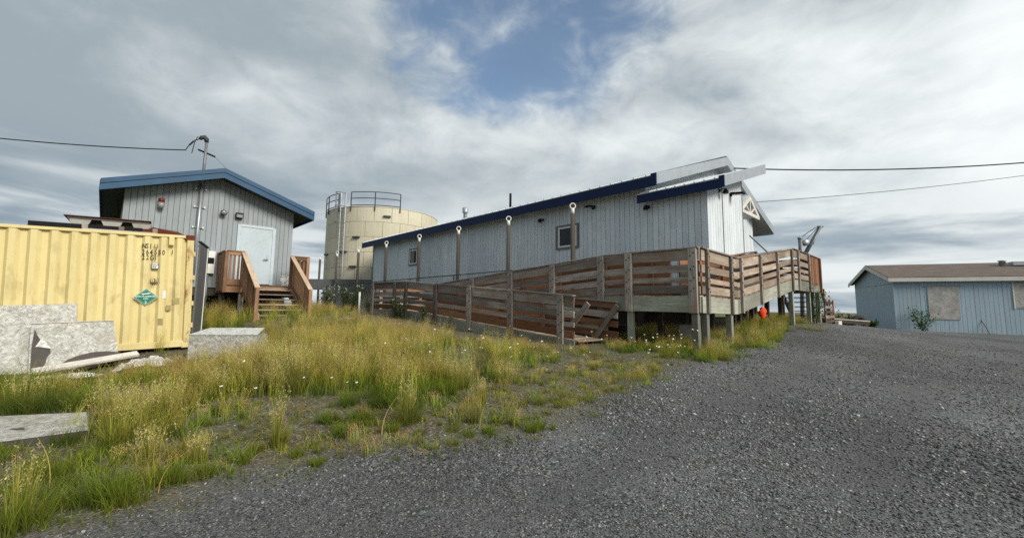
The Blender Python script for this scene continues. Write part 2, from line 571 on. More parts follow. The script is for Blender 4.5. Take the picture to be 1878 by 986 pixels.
# ground: gravel and soil in one tree, split by the painted vertex weight "grassy"
def m_ground(name):
    M = Mat(name)
    g = M.attr('grassy', 'Fac')
    wob = M.noise(3.5, 6, .65, coord='World')
    wob2 = M.noise(14, 5, .7, coord='World')
    gm = M.math('ADD', g, M.math('ADD', M.rng(wob, 0, 1, -.42, .42), M.rng(wob2, 0, 1, -.30, .30)))
    gm = M.rng(gm, .34, .66)
    v1 = M.voro(46, 'Color', 'World')
    v1d = M.voro(46, 'Distance', 'World')
    v2 = M.voro(95, 'Color', 'World')
    sx = M.n.new('ShaderNodeSeparateColor')
    M.l.new(v1, sx.inputs[0])
    sy = M.n.new('ShaderNodeSeparateColor')
    M.l.new(v2, sy.inputs[0])
    gr = M.mix(M.rng(sx.outputs[0], .05, .95), (.030, .032, .034), (.150, .156, .160))
    gr = M.mix(M.rng(sx.outputs[1], .90, .96), gr, (.26, .26, .25))
    fine = M.mix(sy.outputs[0], (.034, .036, .038), (.150, .154, .156))
    fine = M.mix(M.rng(sy.outputs[1], .88, .95), fine, (.30, .30, .29))
    gr = M.mix(M.rng(M.noise(1.1, 5, .6, coord='World'), .42, .62), gr, fine)
    # worn wheel tracks: finer, paler dust
    tr = M.noise(.33, 4, .5, (1.0, .35, 1), 'World')
    trk = M.attr('track', 'Fac')
    dust = M.mix(M.rng(M.noise(30, 5, .7, coord='World'), .35, .65), (.050, .052, .054), (.122, .124, .124))
    gr = M.mix(M.rng(tr, .50, .66, 0, .45), gr, dust)
    gr = M.mix(M.math('MULTIPLY', trk, .8), gr, dust)
    lg = M.noise(.30, 4, .55, (1, 1, 1), 'World')
    lv = M.n.new('ShaderNodeCombineXYZ')
    lf_ = M.rng(lg, .32, .68, .66, 1.30)
    for i in range(3):
        M.l.new(lf_, lv.inputs[i])
    gr = M.mix(1.0, gr, lv.outputs[0], 'MULTIPLY')
    moss = M.noise(2.2, 6, .65, coord='World')
    so = M.mix(M.rng(moss, .38, .62), (.085, .068, .046), (.075, .085, .028))
    so = M.mix(M.rng(M.noise(9, 5, .7, coord='World'), .45, .68), so, (.150, .130, .078))
    so = M.mix(M.rng(sx.outputs[2], .86, .93), so, (.20, .19, .175))
    c = M.mix(gm, gr, so)
    # far tundra
    cdn = M.n.new('ShaderNodeCameraData')
    geo = M.n.new('ShaderNodeNewGeometry')
    ln = M.n.new('ShaderNodeVectorMath')
    ln.operation = 'LENGTH'
    M.l.new(geo.outputs['Position'], ln.inputs[0])
    far = M.rng(ln.outputs['Value'], 32, 60)
    tn = M.noise(.05, 6, .6, (1, 1, 1), 'World')
    tun = M.mix(M.rng(tn, .35, .65), (.075, .095, .030), (.120, .115, .055))
    c = M.mix(far, c, tun)
    h = M.math('ADD', M.math('MULTIPLY', v1d, -.6), M.math('MULTIPLY', wob2, .5))
    M.n.remove(cdn)
    M.bump(h, .9, .02)
    return M.fin(c, .9, 0, .25)


m_ground('ground_mix')


def m_attr(name, rough=.8, transl=0.0, spec=.2):
    M = Mat(name)
    c = M.attr('Col')
    M.fin(c, rough, 0, spec)
    if transl:
        t = M.n.new('ShaderNodeBsdfTranslucent')
        M.l.new(c, t.inputs[0])
        mx = M.n.new('ShaderNodeMixShader')
        mx.inputs[0].default_value = transl
        M.l.new(M.b.outputs[0], mx.inputs[1])
        M.l.new(t.outputs[0], mx.inputs[2])
        M.l.new(mx.outputs[0], M.n['Material Output'].inputs[0])
    return M.m


m_attr('plant', .6, .5)
m_attr('stone', .85, 0, .3)

# ------------------------------------------------------------------ object helpers
WM = {}


def link(name, data, parent=None, M=None, mat=None):
    o = bpy.data.objects.new(name, data)
    col.objects.link(o)
    M = M or Matrix.Identity(4)
    WM[o.name] = M.copy()
    if parent is not None:
        o.parent = parent
        o.matrix_basis = WM[parent.name].inverted() @ M
    else:
        o.matrix_basis = M
    if mat and data is not None and len(data.materials) == 0:
        data.materials.append(MATS[mat])
    return o


def tag(o, label, cat, group=None):
    o['label'] = label
    o['category'] = cat
    if group:
        o['group'] = group
    return o


def thing(name, label, cat, loc, group=None):
    o = link(name, None, None, Matrix.Translation(Vector(loc)))
    return tag(o, label, cat, group)


_cache = {}


def box_mesh(lx, ly, lz, mat, bev=.004):
    key = ('b', round(lx, 3), round(ly, 3), round(lz, 3), mat, bev)
    if key in _cache:
        return _cache[key]
    bm = bmesh.new()
    bmesh.ops.create_cube(bm, size=1)
    bmesh.ops.scale(bm, vec=(lx, ly, lz), verts=bm.verts)
    if bev:
        bmesh.ops.bevel(bm, geom=bm.edges[:], offset=min(bev, lx / 3, ly / 3, lz / 3), segments=1, affect='EDGES')
    me = bpy.data.meshes.new('box')
    bm.to_mesh(me)
    bm.free()
    me.materials.append(MATS[mat])
    _cache[key] = me
    return me


def frame_M(origin, ex, ey, ez):
    return Matrix(((ex[0], ey[0], ez[0], origin[0]), (ex[1], ey[1], ez[1], origin[1]), (ex[2], ey[2], ez[2], origin[2]), (0, 0, 0, 1)))


def nrm(a):
    a = np.asarray(a, float)
    return a / np.linalg.norm(a)


def board(name, a, b, wid, th, out, mat, parent, bev=.004, jit=0.0):
    """a box from a to b (centre line), 'wid' across and 'th' thick along 'out'"""
    a, b = np.asarray(a, float), np.asarray(b, float)
    ex = nrm(b - a)
    out = np.asarray(out, float)
    ey = nrm(out - ex * (out @ ex))
    ez = np.cross(ex, ey)
    if jit:
        c = (a + b) / 2 + ez * random.uniform(-jit, jit)
    else:
        c = (a + b) / 2
    return link(name, box_mesh(np.linalg.norm(b - a), th, wid, mat, bev), parent, frame_M(c, ex, ey, ez))


def poly_mesh(name, verts, faces, mat, parent=None, smooth=False, origin=None):
    verts = np.asarray(verts, float)
    o = np.asarray(origin, float) if origin is not None else np.array([*verts[:, :2].mean(0), verts[:, 2].min()])
    me = bpy.data.meshes.new(name)
    me.from_pydata((verts - o).tolist(), [], [list(map(int, f)) for f in faces])
    if smooth:
        for p in me.polygons:
            p.use_smooth = True
    me.update()
    return link(name, me, parent, Matrix.Translation(Vector(o)), mat)


def prism(name, pts, ext, mat, parent=None):
    """polygon pts (3d) extruded by vector ext"""
    pts = [np.asarray(p, float) for p in pts]
    n = len(pts)
    e = np.asarray(ext, float)
    # orient outward
    nn = np.zeros(3)
    for i in range(n):
        nn += np.cross(pts[i], pts[(i + 1) % n])
    if nn @ e > 0:
        pts = pts[::-1]
    v = pts + [p + e for p in pts]
    f = [list(range(n)), list(range(2 * n - 1, n - 1, -1))] + [[i, i + n, (i + 1) % n + n, (i + 1) % n] for i in range(n)]
    f = [list(reversed(q)) if False else q for q in f]
    return poly_mesh(name, v, f, mat, parent)


def tube(name, pts, r, mat, parent=None, seg=8, cap=True, closed=False):
    """round pipe along points"""
    pts = [np.asarray(p, float) for p in pts]
    rs = r if isinstance(r, (list, tuple)) else [r] * len(pts)
    V_, F_ = [], []
    n = len(pts)
    prev = None
    for i, p in enumerate(pts):
        if closed:
            d = nrm(pts[(i + 1) % n] - pts[i - 1])
        else:
            d = nrm(pts[min(i + 1, n - 1)] - pts[max(i - 1, 0)])
        ref = np.array([0, 0, 1.0]) if abs(d[2]) < .95 else np.array([1.0, 0, 0])
        a = nrm(np.cross(d, ref))
        if prev is not None:
            a = nrm(prev - d * (prev @ d))
        prev = a
        b = np.cross(d, a)
        for k in range(seg):
            t = 2 * math.pi * k / seg
            V_.append(p + (a * math.cos(t) + b * math.sin(t)) * rs[i])
    for i in range(n if closed else n - 1):
        j = (i + 1) % n
        for k in range(seg):
            k2 = (k + 1) % seg
            F_.append([i * seg + k, i * seg + k2, j * seg + k2, j * seg + k])
    if cap and not closed:
        F_.append(list(range(seg))[::-1])
        F_.append([(n - 1) * seg + k for k in range(seg)])
    return poly_mesh(name, V_, F_, mat, parent, smooth=seg > 6)


def joined(name, boxes, mat, parent=None):
    """several boxes (centre, ex, ey, ez as half-extent vectors) in one mesh; only for pieces too small to pick apart"""
    V_, F_ = [], []
    for c, a, b, d in boxes:
        k = len(V_)
        for i in (-1, 1):
            for j in (-1, 1):
                for l in (-1, 1):
                    V_.append(np.asarray(c) + i * np.asarray(a) + j * np.asarray(b) + l * np.asarray(d))
        F_ += [[k + q for q in f] for f in ((0, 1, 3, 2), (4, 6, 7, 5), (0, 4, 5, 1), (2, 3, 7, 6), (0, 2, 6, 4), (1, 5, 7, 3))]
    o = poly_mesh(name, V_, F_, mat, parent)
    bm = bmesh.new()
    bm.from_mesh(o.data)
    bmesh.ops.recalc_face_normals(bm, faces=bm.faces[:])
    bm.to_mesh(o.data)
    bm.free()
    return o


def big_mesh(name, verts, tris, cols, mat, parent=None, label=None, kind=None, loc=None):
    """numpy triangle soup with a vertex colour"""
    verts = np.asarray(verts, np.float32)
    tris = np.asarray(tris, np.int32)
    o = np.array(loc if loc is not None else (0, 0, 0), np.float32)
    me = bpy.data.meshes.new(name)
    me.vertices.add(len(verts))
    me.vertices.foreach_set('co', (verts - o).ravel())
    me.loops.add(len(tris) * 3)
    me.loops.foreach_set('vertex_index', tris.ravel())
    me.polygons.add(len(tris))
    me.polygons.foreach_set('loop_start', np.arange(0, len(tris) * 3, 3, dtype=np.int32))
    me.polygons.foreach_set('loop_total', np.full(len(tris), 3, np.int32))
    if cols is not None:
        a = me.attributes.new('Col', 'FLOAT_COLOR', 'POINT')
        c4 = np.ones((len(verts), 4), np.float32)
        c4[:, :3] = cols
        a.data.foreach_set('color', c4.ravel())
    me.update(calc_edges=True)
    me.validate()
    return link(name, me, parent, Matrix.Translation(Vector([float(q) for q in o])), mat)


# ------------------------------------------------------------------ ground
def build_ground():
    NA, radii = 540, [0.0]
    r = 0.35
    while r < 6000:
        radii.append(r)
        r *= 1.022 if r < 60 else 1.12
    radii = np.array(radii[1:])
    ang = np.linspace(0, 2 * math.pi, NA, endpoint=False)
    X = (radii[:, None] * np.sin(ang)[None]).ravel()
    Y = (radii[:, None] * np.cos(ang)[None]).ravel()
    Z = gz(X, Y)
    ed = np.clip(edge_dist(X, Y), -3, 3)
    g = np.clip(.5 + ed * .55, 0, 1)
    verts = np.stack([X, Y, Z], 1)
    nr = len(radii)
    i, k = np.meshgrid(np.arange(nr - 1), np.arange(NA), indexing='ij')
    k2 = (k + 1) % NA
    quads = np.stack([i * NA + k, i * NA + k2, (i + 1) * NA + k2, (i + 1) * NA + k], -1).reshape(-1, 4)[:, ::-1]
    cen = verts[quads].mean(1)
    grassy = (edge_dist(cen[:, 0], cen[:, 1]) > 0)
    far = np.hypot(cen[:, 0], cen[:, 1]) > 45
    grassy |= far
    for name, mask in (('ground', grassy), ('gravel_driveway', ~grassy)):
        q = quads[mask]
        if name == 'gravel_driveway':
            inner = None
        idx, inv = np.unique(q, return_inverse=True)
        q2 = inv.reshape(-1, 4)
        me = bpy.data.meshes.new(name)
        vs = verts[idx].tolist()
        fs = q2.tolist()
        gg = g[idx]
        if name == 'gravel_driveway':
            vs.append([0, 0, 0.0])
            gg = np.append(gg, 0)
            pos = {int(a): b for b, a in enumerate(idx)}
            for kk in range(NA):
                a, b = pos.get(kk), pos.get((kk + 1) % NA)
                if a is not None and b is not None:
                    fs.append([a, len(vs) - 1, b][::-1])
        me.from_pydata(vs, [], fs)
        for p in me.polygons:
            p.use_smooth = True
        at_ = me.attributes.new('grassy', 'FLOAT', 'POINT')
        at_.data.foreach_set('value', gg.astype(np.float32))
        at2 = me.attributes.new('track', 'FLOAT', 'POINT')
        va = np.array(vs)
        at2.data.foreach_set('value', track_w(va[:, 0], va[:, 1]).astype(np.float32))
        me.update()
        o = link(name, me, None, None, 'ground_mix')
        o['kind'] = 'structure'


build_ground()


# ------------------------------------------------------------------ siding
def siding(parent, p0, along, length, zb, ztop, out, mat, pitch=.203, th=.014, holes=(), gap=.013):
    """vertical boards proud of a core; zb a number, ztop a function of the distance along; holes = (a0,a1,z0,z1) left open"""
    n = int(math.ceil(length / pitch - 1e-6))
    out = np.asarray(out, float)
    for i in range(n):
        a, b = i * pitch, min((i + 1) * pitch - gap, length)
        if b - a < .02:
            continue
        mat_i = mat + ('', '_b', '', '_c')[(i // 6) % 4] if mat == 'siding_light' else mat
        spans = [(zb, None)]
        for h in holes:
            if h[0] < (a + b) / 2 < h[1]:
                spans = [(zb, h[2]), (h[3], None)]
        for z0, z1 in spans:
            ta, tb = (ztop(a), ztop(b)) if z1 is None else (z1, z1)
            if min(ta, tb) - z0 < .05:
                continue
            key = ('sid', round(b - a, 3), round(ta - z0, 3), round(tb - z0, 3), mat_i, tuple(np.round(along, 3)), th)
            base = p0 + along * a
            M_ = Matrix.Translation(Vector((base[0], base[1], z0)))
            if key in _cache:
                link('siding_board', _cache[key], parent, M_)
                continue
            A = np.zeros(3)
            B = along * (b - a)
            ch = .003
            e = along * ch
            ring = [A, B, B + out * (th - ch), B - e + out * th, A + e + out * th, A + out * (th - ch)]
            fz = lambda q, top: q + ZUP * (top * ((ta - z0) + ((tb - z0) - (ta - z0)) * float(q @ along) / max(b - a, 1e-6)))
            vs = [fz(q, 0) for q in ring] + [fz(q, 1) for q in ring]
            m = len(ring)
            fs = [[j, (j + 1) % m, (j + 1) % m + m, j + m] for j in range(m)] + [list(range(m))[::-1], list(range(m, 2 * m))]
            me = bpy.data.meshes.new('siding_board')
            me.from_pydata([tuple(q) for q in vs], [], fs)
            bm = bmesh.new()
            bm.from_mesh(me)
            bmesh.ops.recalc_face_normals(bm, faces=bm.faces[:])
            bm.to_mesh(me)
            bm.free()
            me.materials.append(MATS[mat_i])
            _cache[key] = me
            link('siding_board', me, parent, M_)


def window(parent, c, along, out, wid, hei, trim=.09, sash=.06, name='window', pane='glass'):
    """trim frame, white sash, recessed pane; c is the centre on the siding surface"""
    c = np.asarray(c, float)
    M0 = thing_part = None
    fr = []
    hw, hh = wid / 2, hei / 2
    for sgn in (-1, 1):
        fr.append((c + along * sgn * (hw - trim / 2) + out * .02, along * trim / 2, out * .022, ZUP * hh))
        fr.append((c + ZUP * sgn * (hh - trim / 2) + out * .02, along * (hw - trim), out * .0215, ZUP * trim / 2))
    f = joined(name, fr, 'trim_grey', parent)
    iw, ih = hw - trim, hh - trim
    fr = []
    for sgn in (-1, 1):
        fr.append((c + along * sgn * (iw - sash / 2) + out * .016, along * sash / 2, out * .028, ZUP * ih))
        fr.append((c + ZUP * sgn * (ih - sash / 2) + out * .016, along * (iw - sash), out * .0275, ZUP * sash / 2))
    joined('sash', fr, 'white_paint', f)
    joined('pane', [(c - out * .004, along * (iw - sash), out * .006, ZUP * (ih - sash))], pane, f)
    return f


def wall_lamp(loc, out, label, style='round', mat='black_metal', group='lamps on the outside walls'):
    loc = np.asarray(loc, float)
    out = nrm(out)
    side = np.cross(ZUP, out)
    L = thing('wall_lamp', label, 'lamp', loc, group)
    if style == 'round':      # small canopy, gooseneck and bowl
        joined('mounting_plate', [(loc + out * .015, side * .05, out * .014, ZUP * .05)], mat, L)
        tube('bracket', [loc + out * .02, loc + out * .12 + ZUP * .05, loc + out * .2 + ZUP * .02], .014, mat, L, 6)
        q = loc + out * .2
        tube('shade', [q + ZUP * .03, q - ZUP * .03, q - ZUP * .11, q - ZUP * .13], [.03, .075, .095, .08], mat, L, 12)
        tube('lens', [q - ZUP * .125, q - ZUP * .15], [.07, .05], 'lamp_glass', L, 10)
    elif style == 'flood':    # flat rectangular head on a stub
        joined('mounting_plate', [(loc + out * .02, side * .06, out * .019, ZUP * .06)], mat, L)
        d = nrm(out - ZUP * .12)
        n_ = np.cross(d, side)
        joined('lamp_head', [(loc + out * .24, d * .2, side * .11, n_ * .035)], mat, L)
        joined('lens', [(loc + out * .24 - n_ * .04 * np.sign(n_[2]), d * .17, side * .085, n_ * .004)], 'lamp_glass', L)
    elif style == 'pack':     # boxy wall pack with a glass front
        prism('housing', [loc + side * -.11 + ZUP * .1, loc + side * -.11 - ZUP * .1, loc + side * -.11 - ZUP * .08 + out * .12, loc + side * -.11 + ZUP * .1 + out * .19], side * .22, mat, L)
        joined('lens', [(loc + out * .155 - ZUP * .01, side * .09, out * .012, ZUP * .055)], 'lamp_glass', L)
    elif style == 'spot':
        joined('mounting_plate', [(loc + out * .012, side * .06, out * .011, ZUP * .06)], mat, L)
        tube('lamp_head', [loc + out * .03, loc + out * .1 - ZUP * .02, loc + out * .2 - ZUP * .05], [.04, .09, .1], mat, L, 12)
        tube('lens', [loc + out * .2 - ZUP * .05, loc + out * .206 - ZUP * .052], .085, 'lamp_glass', L, 12)
    elif style == 'jar':      # red capped jar light
        joined('mounting_plate', [(loc + out * .015, side * .06, out * .014, ZUP * .08)], 'grey_metal', L)
        tube('bracket', [loc + out * .03, loc + out * .14], .03, 'grey_metal', L, 8)
        q = loc + out * .15
        tube('shade', [q + ZUP * .17, q + ZUP * .16, q + ZUP * .03], [.05, .085, .085], 'red_lamp', L, 12)
        tube('lens', [q + ZUP * .03, q - ZUP * .08, q - ZUP * .16], [.085, .09, .05], 'lamp_glass', L, 12)
    return L


# ------------------------------------------------------------------ long building
S0, T0 = 1.20, 3.64          # near corner of the addition
S1 = 3.30                    # gable end of the main block
S2 = 23.9                    # far end
T1 = 14.9
ZB = 2.30
lb = thing('long_building', 'long pale grey building with navy roof edge, lifting piles standing along its wall', 'building', W(S1, T0, ZB))
EAVE_T, EAVE_Z, RIDGE_T, RIDGE_Z = 3.14, 5.98, 9.97, 8.33
PI_ = (RIDGE_Z - EAVE_Z) / (RIDGE_T - EAVE_T)
BACK_T = 2 * RIDGE_T - EAVE_T - .3


def roofz(t):
    return (EAVE_Z + (t - EAVE_T) * PI_) if t < RIDGE_T else RIDGE_Z - (t - RIDGE_T) * PI_


# core walls
def slab_wall(name, a, b, zb, zt, inward, mat, parent, th=.12):
    a, b = np.asarray(a, float), np.asarray(b, float)
    d = b - a
    L = np.linalg.norm(d)
    d = d / L
    return joined(name, [((a + b) / 2 + ZUP * (zb + zt) / 2 + inward * th / 2, d * L / 2, inward * th / 2, ZUP * (zt - zb) / 2)], mat, parent)


wz = roofz(T0) - .26
fwl = slab_wall('wall', W(S1, T0), W(S2, T0), ZB, wz, V, 'wall_core', lb)
siding(fwl, W(S1 + .01, T0), U, S2 - S1, ZB - .02, lambda a: wz, -V, 'siding_light',
       holes=[(6.18 - S1 - .02, 7.26 - S1, 3.93, 4.90), (18.1 - S1, 19.06 - S1, 4.03, 5.05)])
gp = [W(S1, T0, ZB), W(S1, T1, ZB), W(S1, T1, roofz(T1) - .26), W(S1, RIDGE_T, RIDGE_Z - .26), W(S1, T0, wz)]
gwl = prism('gable_wall', gp, U * .12, 'wall_core', lb)
siding(gwl, W(S1, T0), V, T1 - T0, ZB - .02, lambda a: roofz(T0 + a) - .26, -U, 'siding_light')
prism('gable_wall', [p + U * (S2 - S1 - .12) for p in gp], U * .12, 'siding_light', lb)
slab_wall('wall', W(S1, T1), W(S2, T1), ZB, roofz(T1) - .26, -V, 'siding_light', lb)
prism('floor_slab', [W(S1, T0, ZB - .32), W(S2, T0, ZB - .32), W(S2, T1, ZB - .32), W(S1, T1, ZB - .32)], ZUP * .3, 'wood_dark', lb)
prism('underfloor_shade_sheet', [W(S0 + .5, T0 + .7, .6), W(S2 - .3, T0 + .7, .6), W(S2 - .3, T0 + .7, ZB - .33), W(S0 + .5, T0 + .7, ZB - .33)], V * .05, 'wood_dark', lb)  # added dark sheet, stands in for the shade under the floor
# pale corner strips
joined('corner_trim', [(W(S2 + .02, T0 - .02, (ZB + wz) / 2), U * .03, V * .03, ZUP * (wz - ZB) / 2)], 'trim_grey', lb)
window(fwl, W((6.16 + 7.28) / 2, T0 - .012, 4.415), U, -V, 1.12, 1.0)
window(fwl, W((18.08 + 19.08) / 2, T0 - .012, 4.54), U, -V, 1.02, 1.04)


# roof: metal panels with standing ribs, each panel its own piece
def roof_panel_mesh(width, length, ribs, mat, key):
    if key in _cache:
        return _cache[key]
    V_, F_ = [], []

    def bx(x0, x1, y0, y1, z0, z1):
        k = len(V_)
        for x in (x0, x1):
            for y in (y0, y1):
                for z in (z0, z1):
                    V_.append((x, y, z))
        F_.extend([[k + q for q in f] for f in ((0, 1, 3, 2), (4, 6, 7, 5), (0, 4, 5, 1), (2, 3, 7, 6), (0, 2, 6, 4), (1, 5, 7, 3))])
    bx(0, width - .004, 0, length, -.03, 0)
    for r in range(ribs):
        x = (r + .5) * width / ribs
        bx(x - .018, x + .018, -.015, length, -.0, .034)
    me = bpy.data.meshes.new('roof_panel')
    me.from_pydata(V_, [], F_)
    bm = bmesh.new()
    bm.from_mesh(me)
    bmesh.ops.recalc_face_normals(bm, faces=bm.faces[:])
    bm.to_mesh(me)
    bm.free()
    me.materials.append(MATS[mat])
    _cache[key] = me
    return me


rs0, rs1 = 2.74, 24.75
roof = prism('roof', [W(rs0 + .03, EAVE_T + .03, EAVE_Z - .26), W(rs0 + .03, RIDGE_T, RIDGE_Z - .26), W(rs0 + .03, BACK_T - .03, roofz(BACK_T) - .26),
                      W(rs0 + .03, BACK_T - .03, roofz(BACK_T) - .04), W(rs0 + .03, RIDGE_T, RIDGE_Z - .04), W(rs0 + .03, EAVE_T + .03, EAVE_Z - .04)], U * (rs1 - rs0 - .06), 'soffit', lb)
slope_l = math.hypot(RIDGE_T - EAVE_T, RIDGE_Z - EAVE_Z)
for side in (0, 1):
    npan = 24
    pw = (rs1 - rs0) / npan
    for i in range(npan):
        if side == 0:
            ey = nrm(V * (RIDGE_T - EAVE_T) + ZUP * (RIDGE_Z - EAVE_Z))
            og, ln_ = W(rs0 + i * pw, EAVE_T - .03, EAVE_Z + .0), slope_l + .03
            ex = U
        else:
            ey = nrm(V * (RIDGE_T - BACK_T) + ZUP * (RIDGE_Z - roofz(BACK_T)))
            og, ln_ = W(rs0 + (i + 1) * pw, BACK_T + .03, roofz(BACK_T)), math.hypot(BACK_T - RIDGE_T, RIDGE_Z - roofz(BACK_T)) + .03
            ex = -U
        ez = np.cross(ex, ey)
        if ez[2] < 0:
            ex = -ex
            og = og - ex * pw
            ez = -ez
        link('roof_panel', roof_panel_mesh(pw, ln_, 2, 'roof_metal', ('rp', side)), roof, frame_M(og + ez * .0, ex, ey, ez))
board('eave_fascia', W(rs0 - .02, EAVE_T - .005, EAVE_Z - .205), W(rs1, EAVE_T - .005, EAVE_Z - .205), .36, .03, -V, 'fascia_navy', roof)
board('eave_fascia', W(rs0, BACK_T, roofz(BACK_T) - .2), W(rs1, BACK_T, roofz(BACK_T) - .2), .36, .03, V, 'galvanised', roof)
for (ta, za, tb, zb_) in ((EAVE_T + .01, EAVE_Z, RIDGE_T, RIDGE_Z), (RIDGE_T, RIDGE_Z, BACK_T, roofz(BACK_T))):
    for sdir, ss in ((-U, rs0), (U, rs1 - .02)):
        d_ = .17
        prism('rake_fascia', [W(ss, ta, za - .34), W(ss, tb, zb_ - .34), W(ss, tb, zb_ + .05), W(ss, ta, za + .05)], sdir * .035, 'galvanised', roof)
board('rake_end_cap', W(rs0 - .04, EAVE_T - .01, EAVE_Z - .38), W(rs0 - .04, EAVE_T - .01, EAVE_Z + .05), .20, .05, -V, 'fascia_navy', roof)
board('ridge_cap', W(rs0 - .03, RIDGE_T, RIDGE_Z + .055), W(rs1, RIDGE_T, RIDGE_Z + .055), .3, .02, ZUP, 'roof_metal', roof)

# addition with a single slope roof
ad_z = lambda t: 5.47 + (t - 3.3) * (6.92 - 5.47) / 4.44
aw1 = 6.76
afw = slab_wall('addition_wall', W(S0, T0), W(S1 + .0, T0), ZB, ad_z(T0) - .14, V, 'wall_core', lb)
siding(afw, W(S0 + .004, T0 - .004), U, S1 - S0 + .04, ZB - .03, lambda a: ad_z(T0) - .14, -V, 'siding_light', pitch=.203)
aew = prism('addition_wall', [W(S0, T0, ZB), W(S0, aw1, ZB), W(S0, aw1, ad_z(aw1) - .14), W(S0, T0, ad_z(T0) - .14)], U * .12, 'wall_core', lb)
siding(aew, W(S0 - .0, T0 - .018), V, aw1 - T0 + .018, ZB - .03, lambda a: ad_z(T0 + a) - .14, -U, 'siding_light', pitch=.203)
prism('addition_wall', [W(S0 + .12, aw1 - .12, ZB), W(S1, aw1 - .12, ZB), W(S1, aw1 - .12, ad_z(aw1) - .14), W(S0 + .12, aw1 - .12, ad_z(aw1) - .14)], V * .12, 'siding_light', lb)
for tt in (T0 + 1.21, aw1 - .01):
    board('batten', W(S0 - .022, tt, ZB), W(S0 - .022, tt, ad_z(tt) - .16), .035, .02, -U, 'trim_grey', aew)
prism('addition_floor', [W(S0, T0, ZB - .3), W(S1, T0, ZB - .3), W(S1, aw1, ZB - .3), W(S0, aw1, ZB - .3)], ZUP * .28, 'wood_dark', lb)
as0, as1, at0, at1 = .66, 3.42, 3.3, 7.72
aroof = prism('addition_roof', [W(as0 + .03, at0 + .03, ad_z(at0 + .03) - .2), W(as0 + .03, at1 - .02, ad_z(at1 - .02) - .2), W(as0 + .03, at1 - .02, ad_z(at1 - .02) - .035), W(as0 + .03, at0 + .03, ad_z(at0 + .03) - .035)],
              U * (S1 - as0 - .05), 'soffit', lb)
ey = nrm(V * (at1 - at0) + ZUP * (ad_z(at1) - ad_z(at0)))
for i in range(3):
    pw = (as1 - as0) / 3
    og = W(as0 + i * pw, at0 - .03, ad_z(at0 - .03) + .005)
    ex = -U
    ez = np.cross(ex, ey)
    og = og + U * pw
    link('roof_panel', roof_panel_mesh(pw, math.hypot(at1 - at0, ad_z(at1) - ad_z(at0)) + .03, 3, 'roof_metal', 'rpa'), aroof, frame_M(og, ex, ey, ez))
board('eave_fascia', W(as0 - .02, at0 - .005, ad_z(at0) - .17), W(as1, at0 - .005, ad_z(at0) - .17), .30, .03, -V, 'fascia_navy', aroof)
prism('rake_fascia', [W(as0, at0 + .02, ad_z(at0) - .28), W(as0, at1, ad_z(at1) - .30), W(as0, at1, ad_z(at1) + .06), W(as0, at0 + .02, ad_z(at0) + .06)], -U * .035, 'galvanised', aroof)
board('rake_end_cap', W(as0 - .04, at0 - .01, ad_z(at0) - .30), W(as0 - .04, at0 - .01, ad_z(at0) + .06), .16, .05, -V, 'fascia_navy', aroof)
board('eave_fascia', W(as0, at1 + .01, ad_z(at1) - .12), W(S1, at1 + .01, ad_z(at1) - .12), .3, .03, V, 'galvanised', aroof)

# decorative truss canopy over the gable door, brace below it
cn = link('door_canopy', None, lb, Matrix.Translation(Vector(W(2.0, 10.0, 5.6))))
cs = 1.9
pk, lf, rg = W(cs, 10.0, 6.36), W(cs, 8.85, 5.62), W(cs, 11.15, 5.62)
for nm, a, b, wd in (('rafter', lf, pk, .16), ('rafter', pk, rg, .16), ('tie_beam', lf + ZUP * .02, rg + ZUP * .02, .14), ('strut', W(cs, 10.0, 5.64), pk - ZUP * .05, .09),
                     ('strut', W(cs, 10.0, 5.66), W(cs, 10.55, 5.98), .08), ('strut', W(cs, 10.0, 5.66), W(cs, 9.45, 5.98), .08)):
    board(nm, a, b, wd, .07 if nm != 'strut' else .05, -U, 'trim_cream', cn)
for a, b in ((lf, pk), (pk, rg)):
    e_ = nrm(b - a)
    up_ = nrm(np.cross(e_, U))
    up_ = up_ * np.sign(up_[2])
    prism('canopy_roof', [a - e_ * .12 + up_ * .10, b + up_ * .10, b + up_ * .14, a - e_ * .12 + up_ * .14], U * (S1 - cs), 'roof_metal', cn)
tube('guy_brace', [W(2.6, 12.13, 5.07), W(2.6, 14.75, 4.55)], .035, 'grey_metal', lb, 8)
tube('guy_brace_post', [W(2.6, 14.75, 4.55), W(2.6, 14.75, 2.4)], .035, 'grey_metal', lb, 8)
joined('meter_box', [(W(S1 - .06, 12.35, 5.0), U * .06, V * .1, ZUP * .17)], 'white_paint', lb)
# piles under the floor
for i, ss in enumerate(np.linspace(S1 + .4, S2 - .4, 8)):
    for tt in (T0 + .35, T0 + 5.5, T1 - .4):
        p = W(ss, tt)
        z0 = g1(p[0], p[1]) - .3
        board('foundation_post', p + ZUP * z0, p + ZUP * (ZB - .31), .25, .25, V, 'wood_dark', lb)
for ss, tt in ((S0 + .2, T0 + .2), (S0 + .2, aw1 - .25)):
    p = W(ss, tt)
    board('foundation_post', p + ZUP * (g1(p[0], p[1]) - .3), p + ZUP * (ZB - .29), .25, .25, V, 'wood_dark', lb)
# roof vents
p = W(20.1, 8.6)
zz = roofz(8.6)
tube('vent_pipe', [p + ZUP * (zz - .1), p + ZUP * (zz + .42)], .13, 'grey_metal', lb, 12)
tube('vent_cap', [p + ZUP * (zz + .42), p + ZUP * (zz + .5), p + ZUP * (zz + .56), p + ZUP * (zz + .75), p + V * .1 + ZUP * (zz + .85)], [.15, .24, .2, .22, .06], 'galvanised', lb, 12)
p = W(14.75, 8.0)
zz = roofz(8.0)
tube('stove_pipe', [p + ZUP * (zz - .1), p + ZUP * (zz + .95)], .075, 'black_metal', lb, 10)

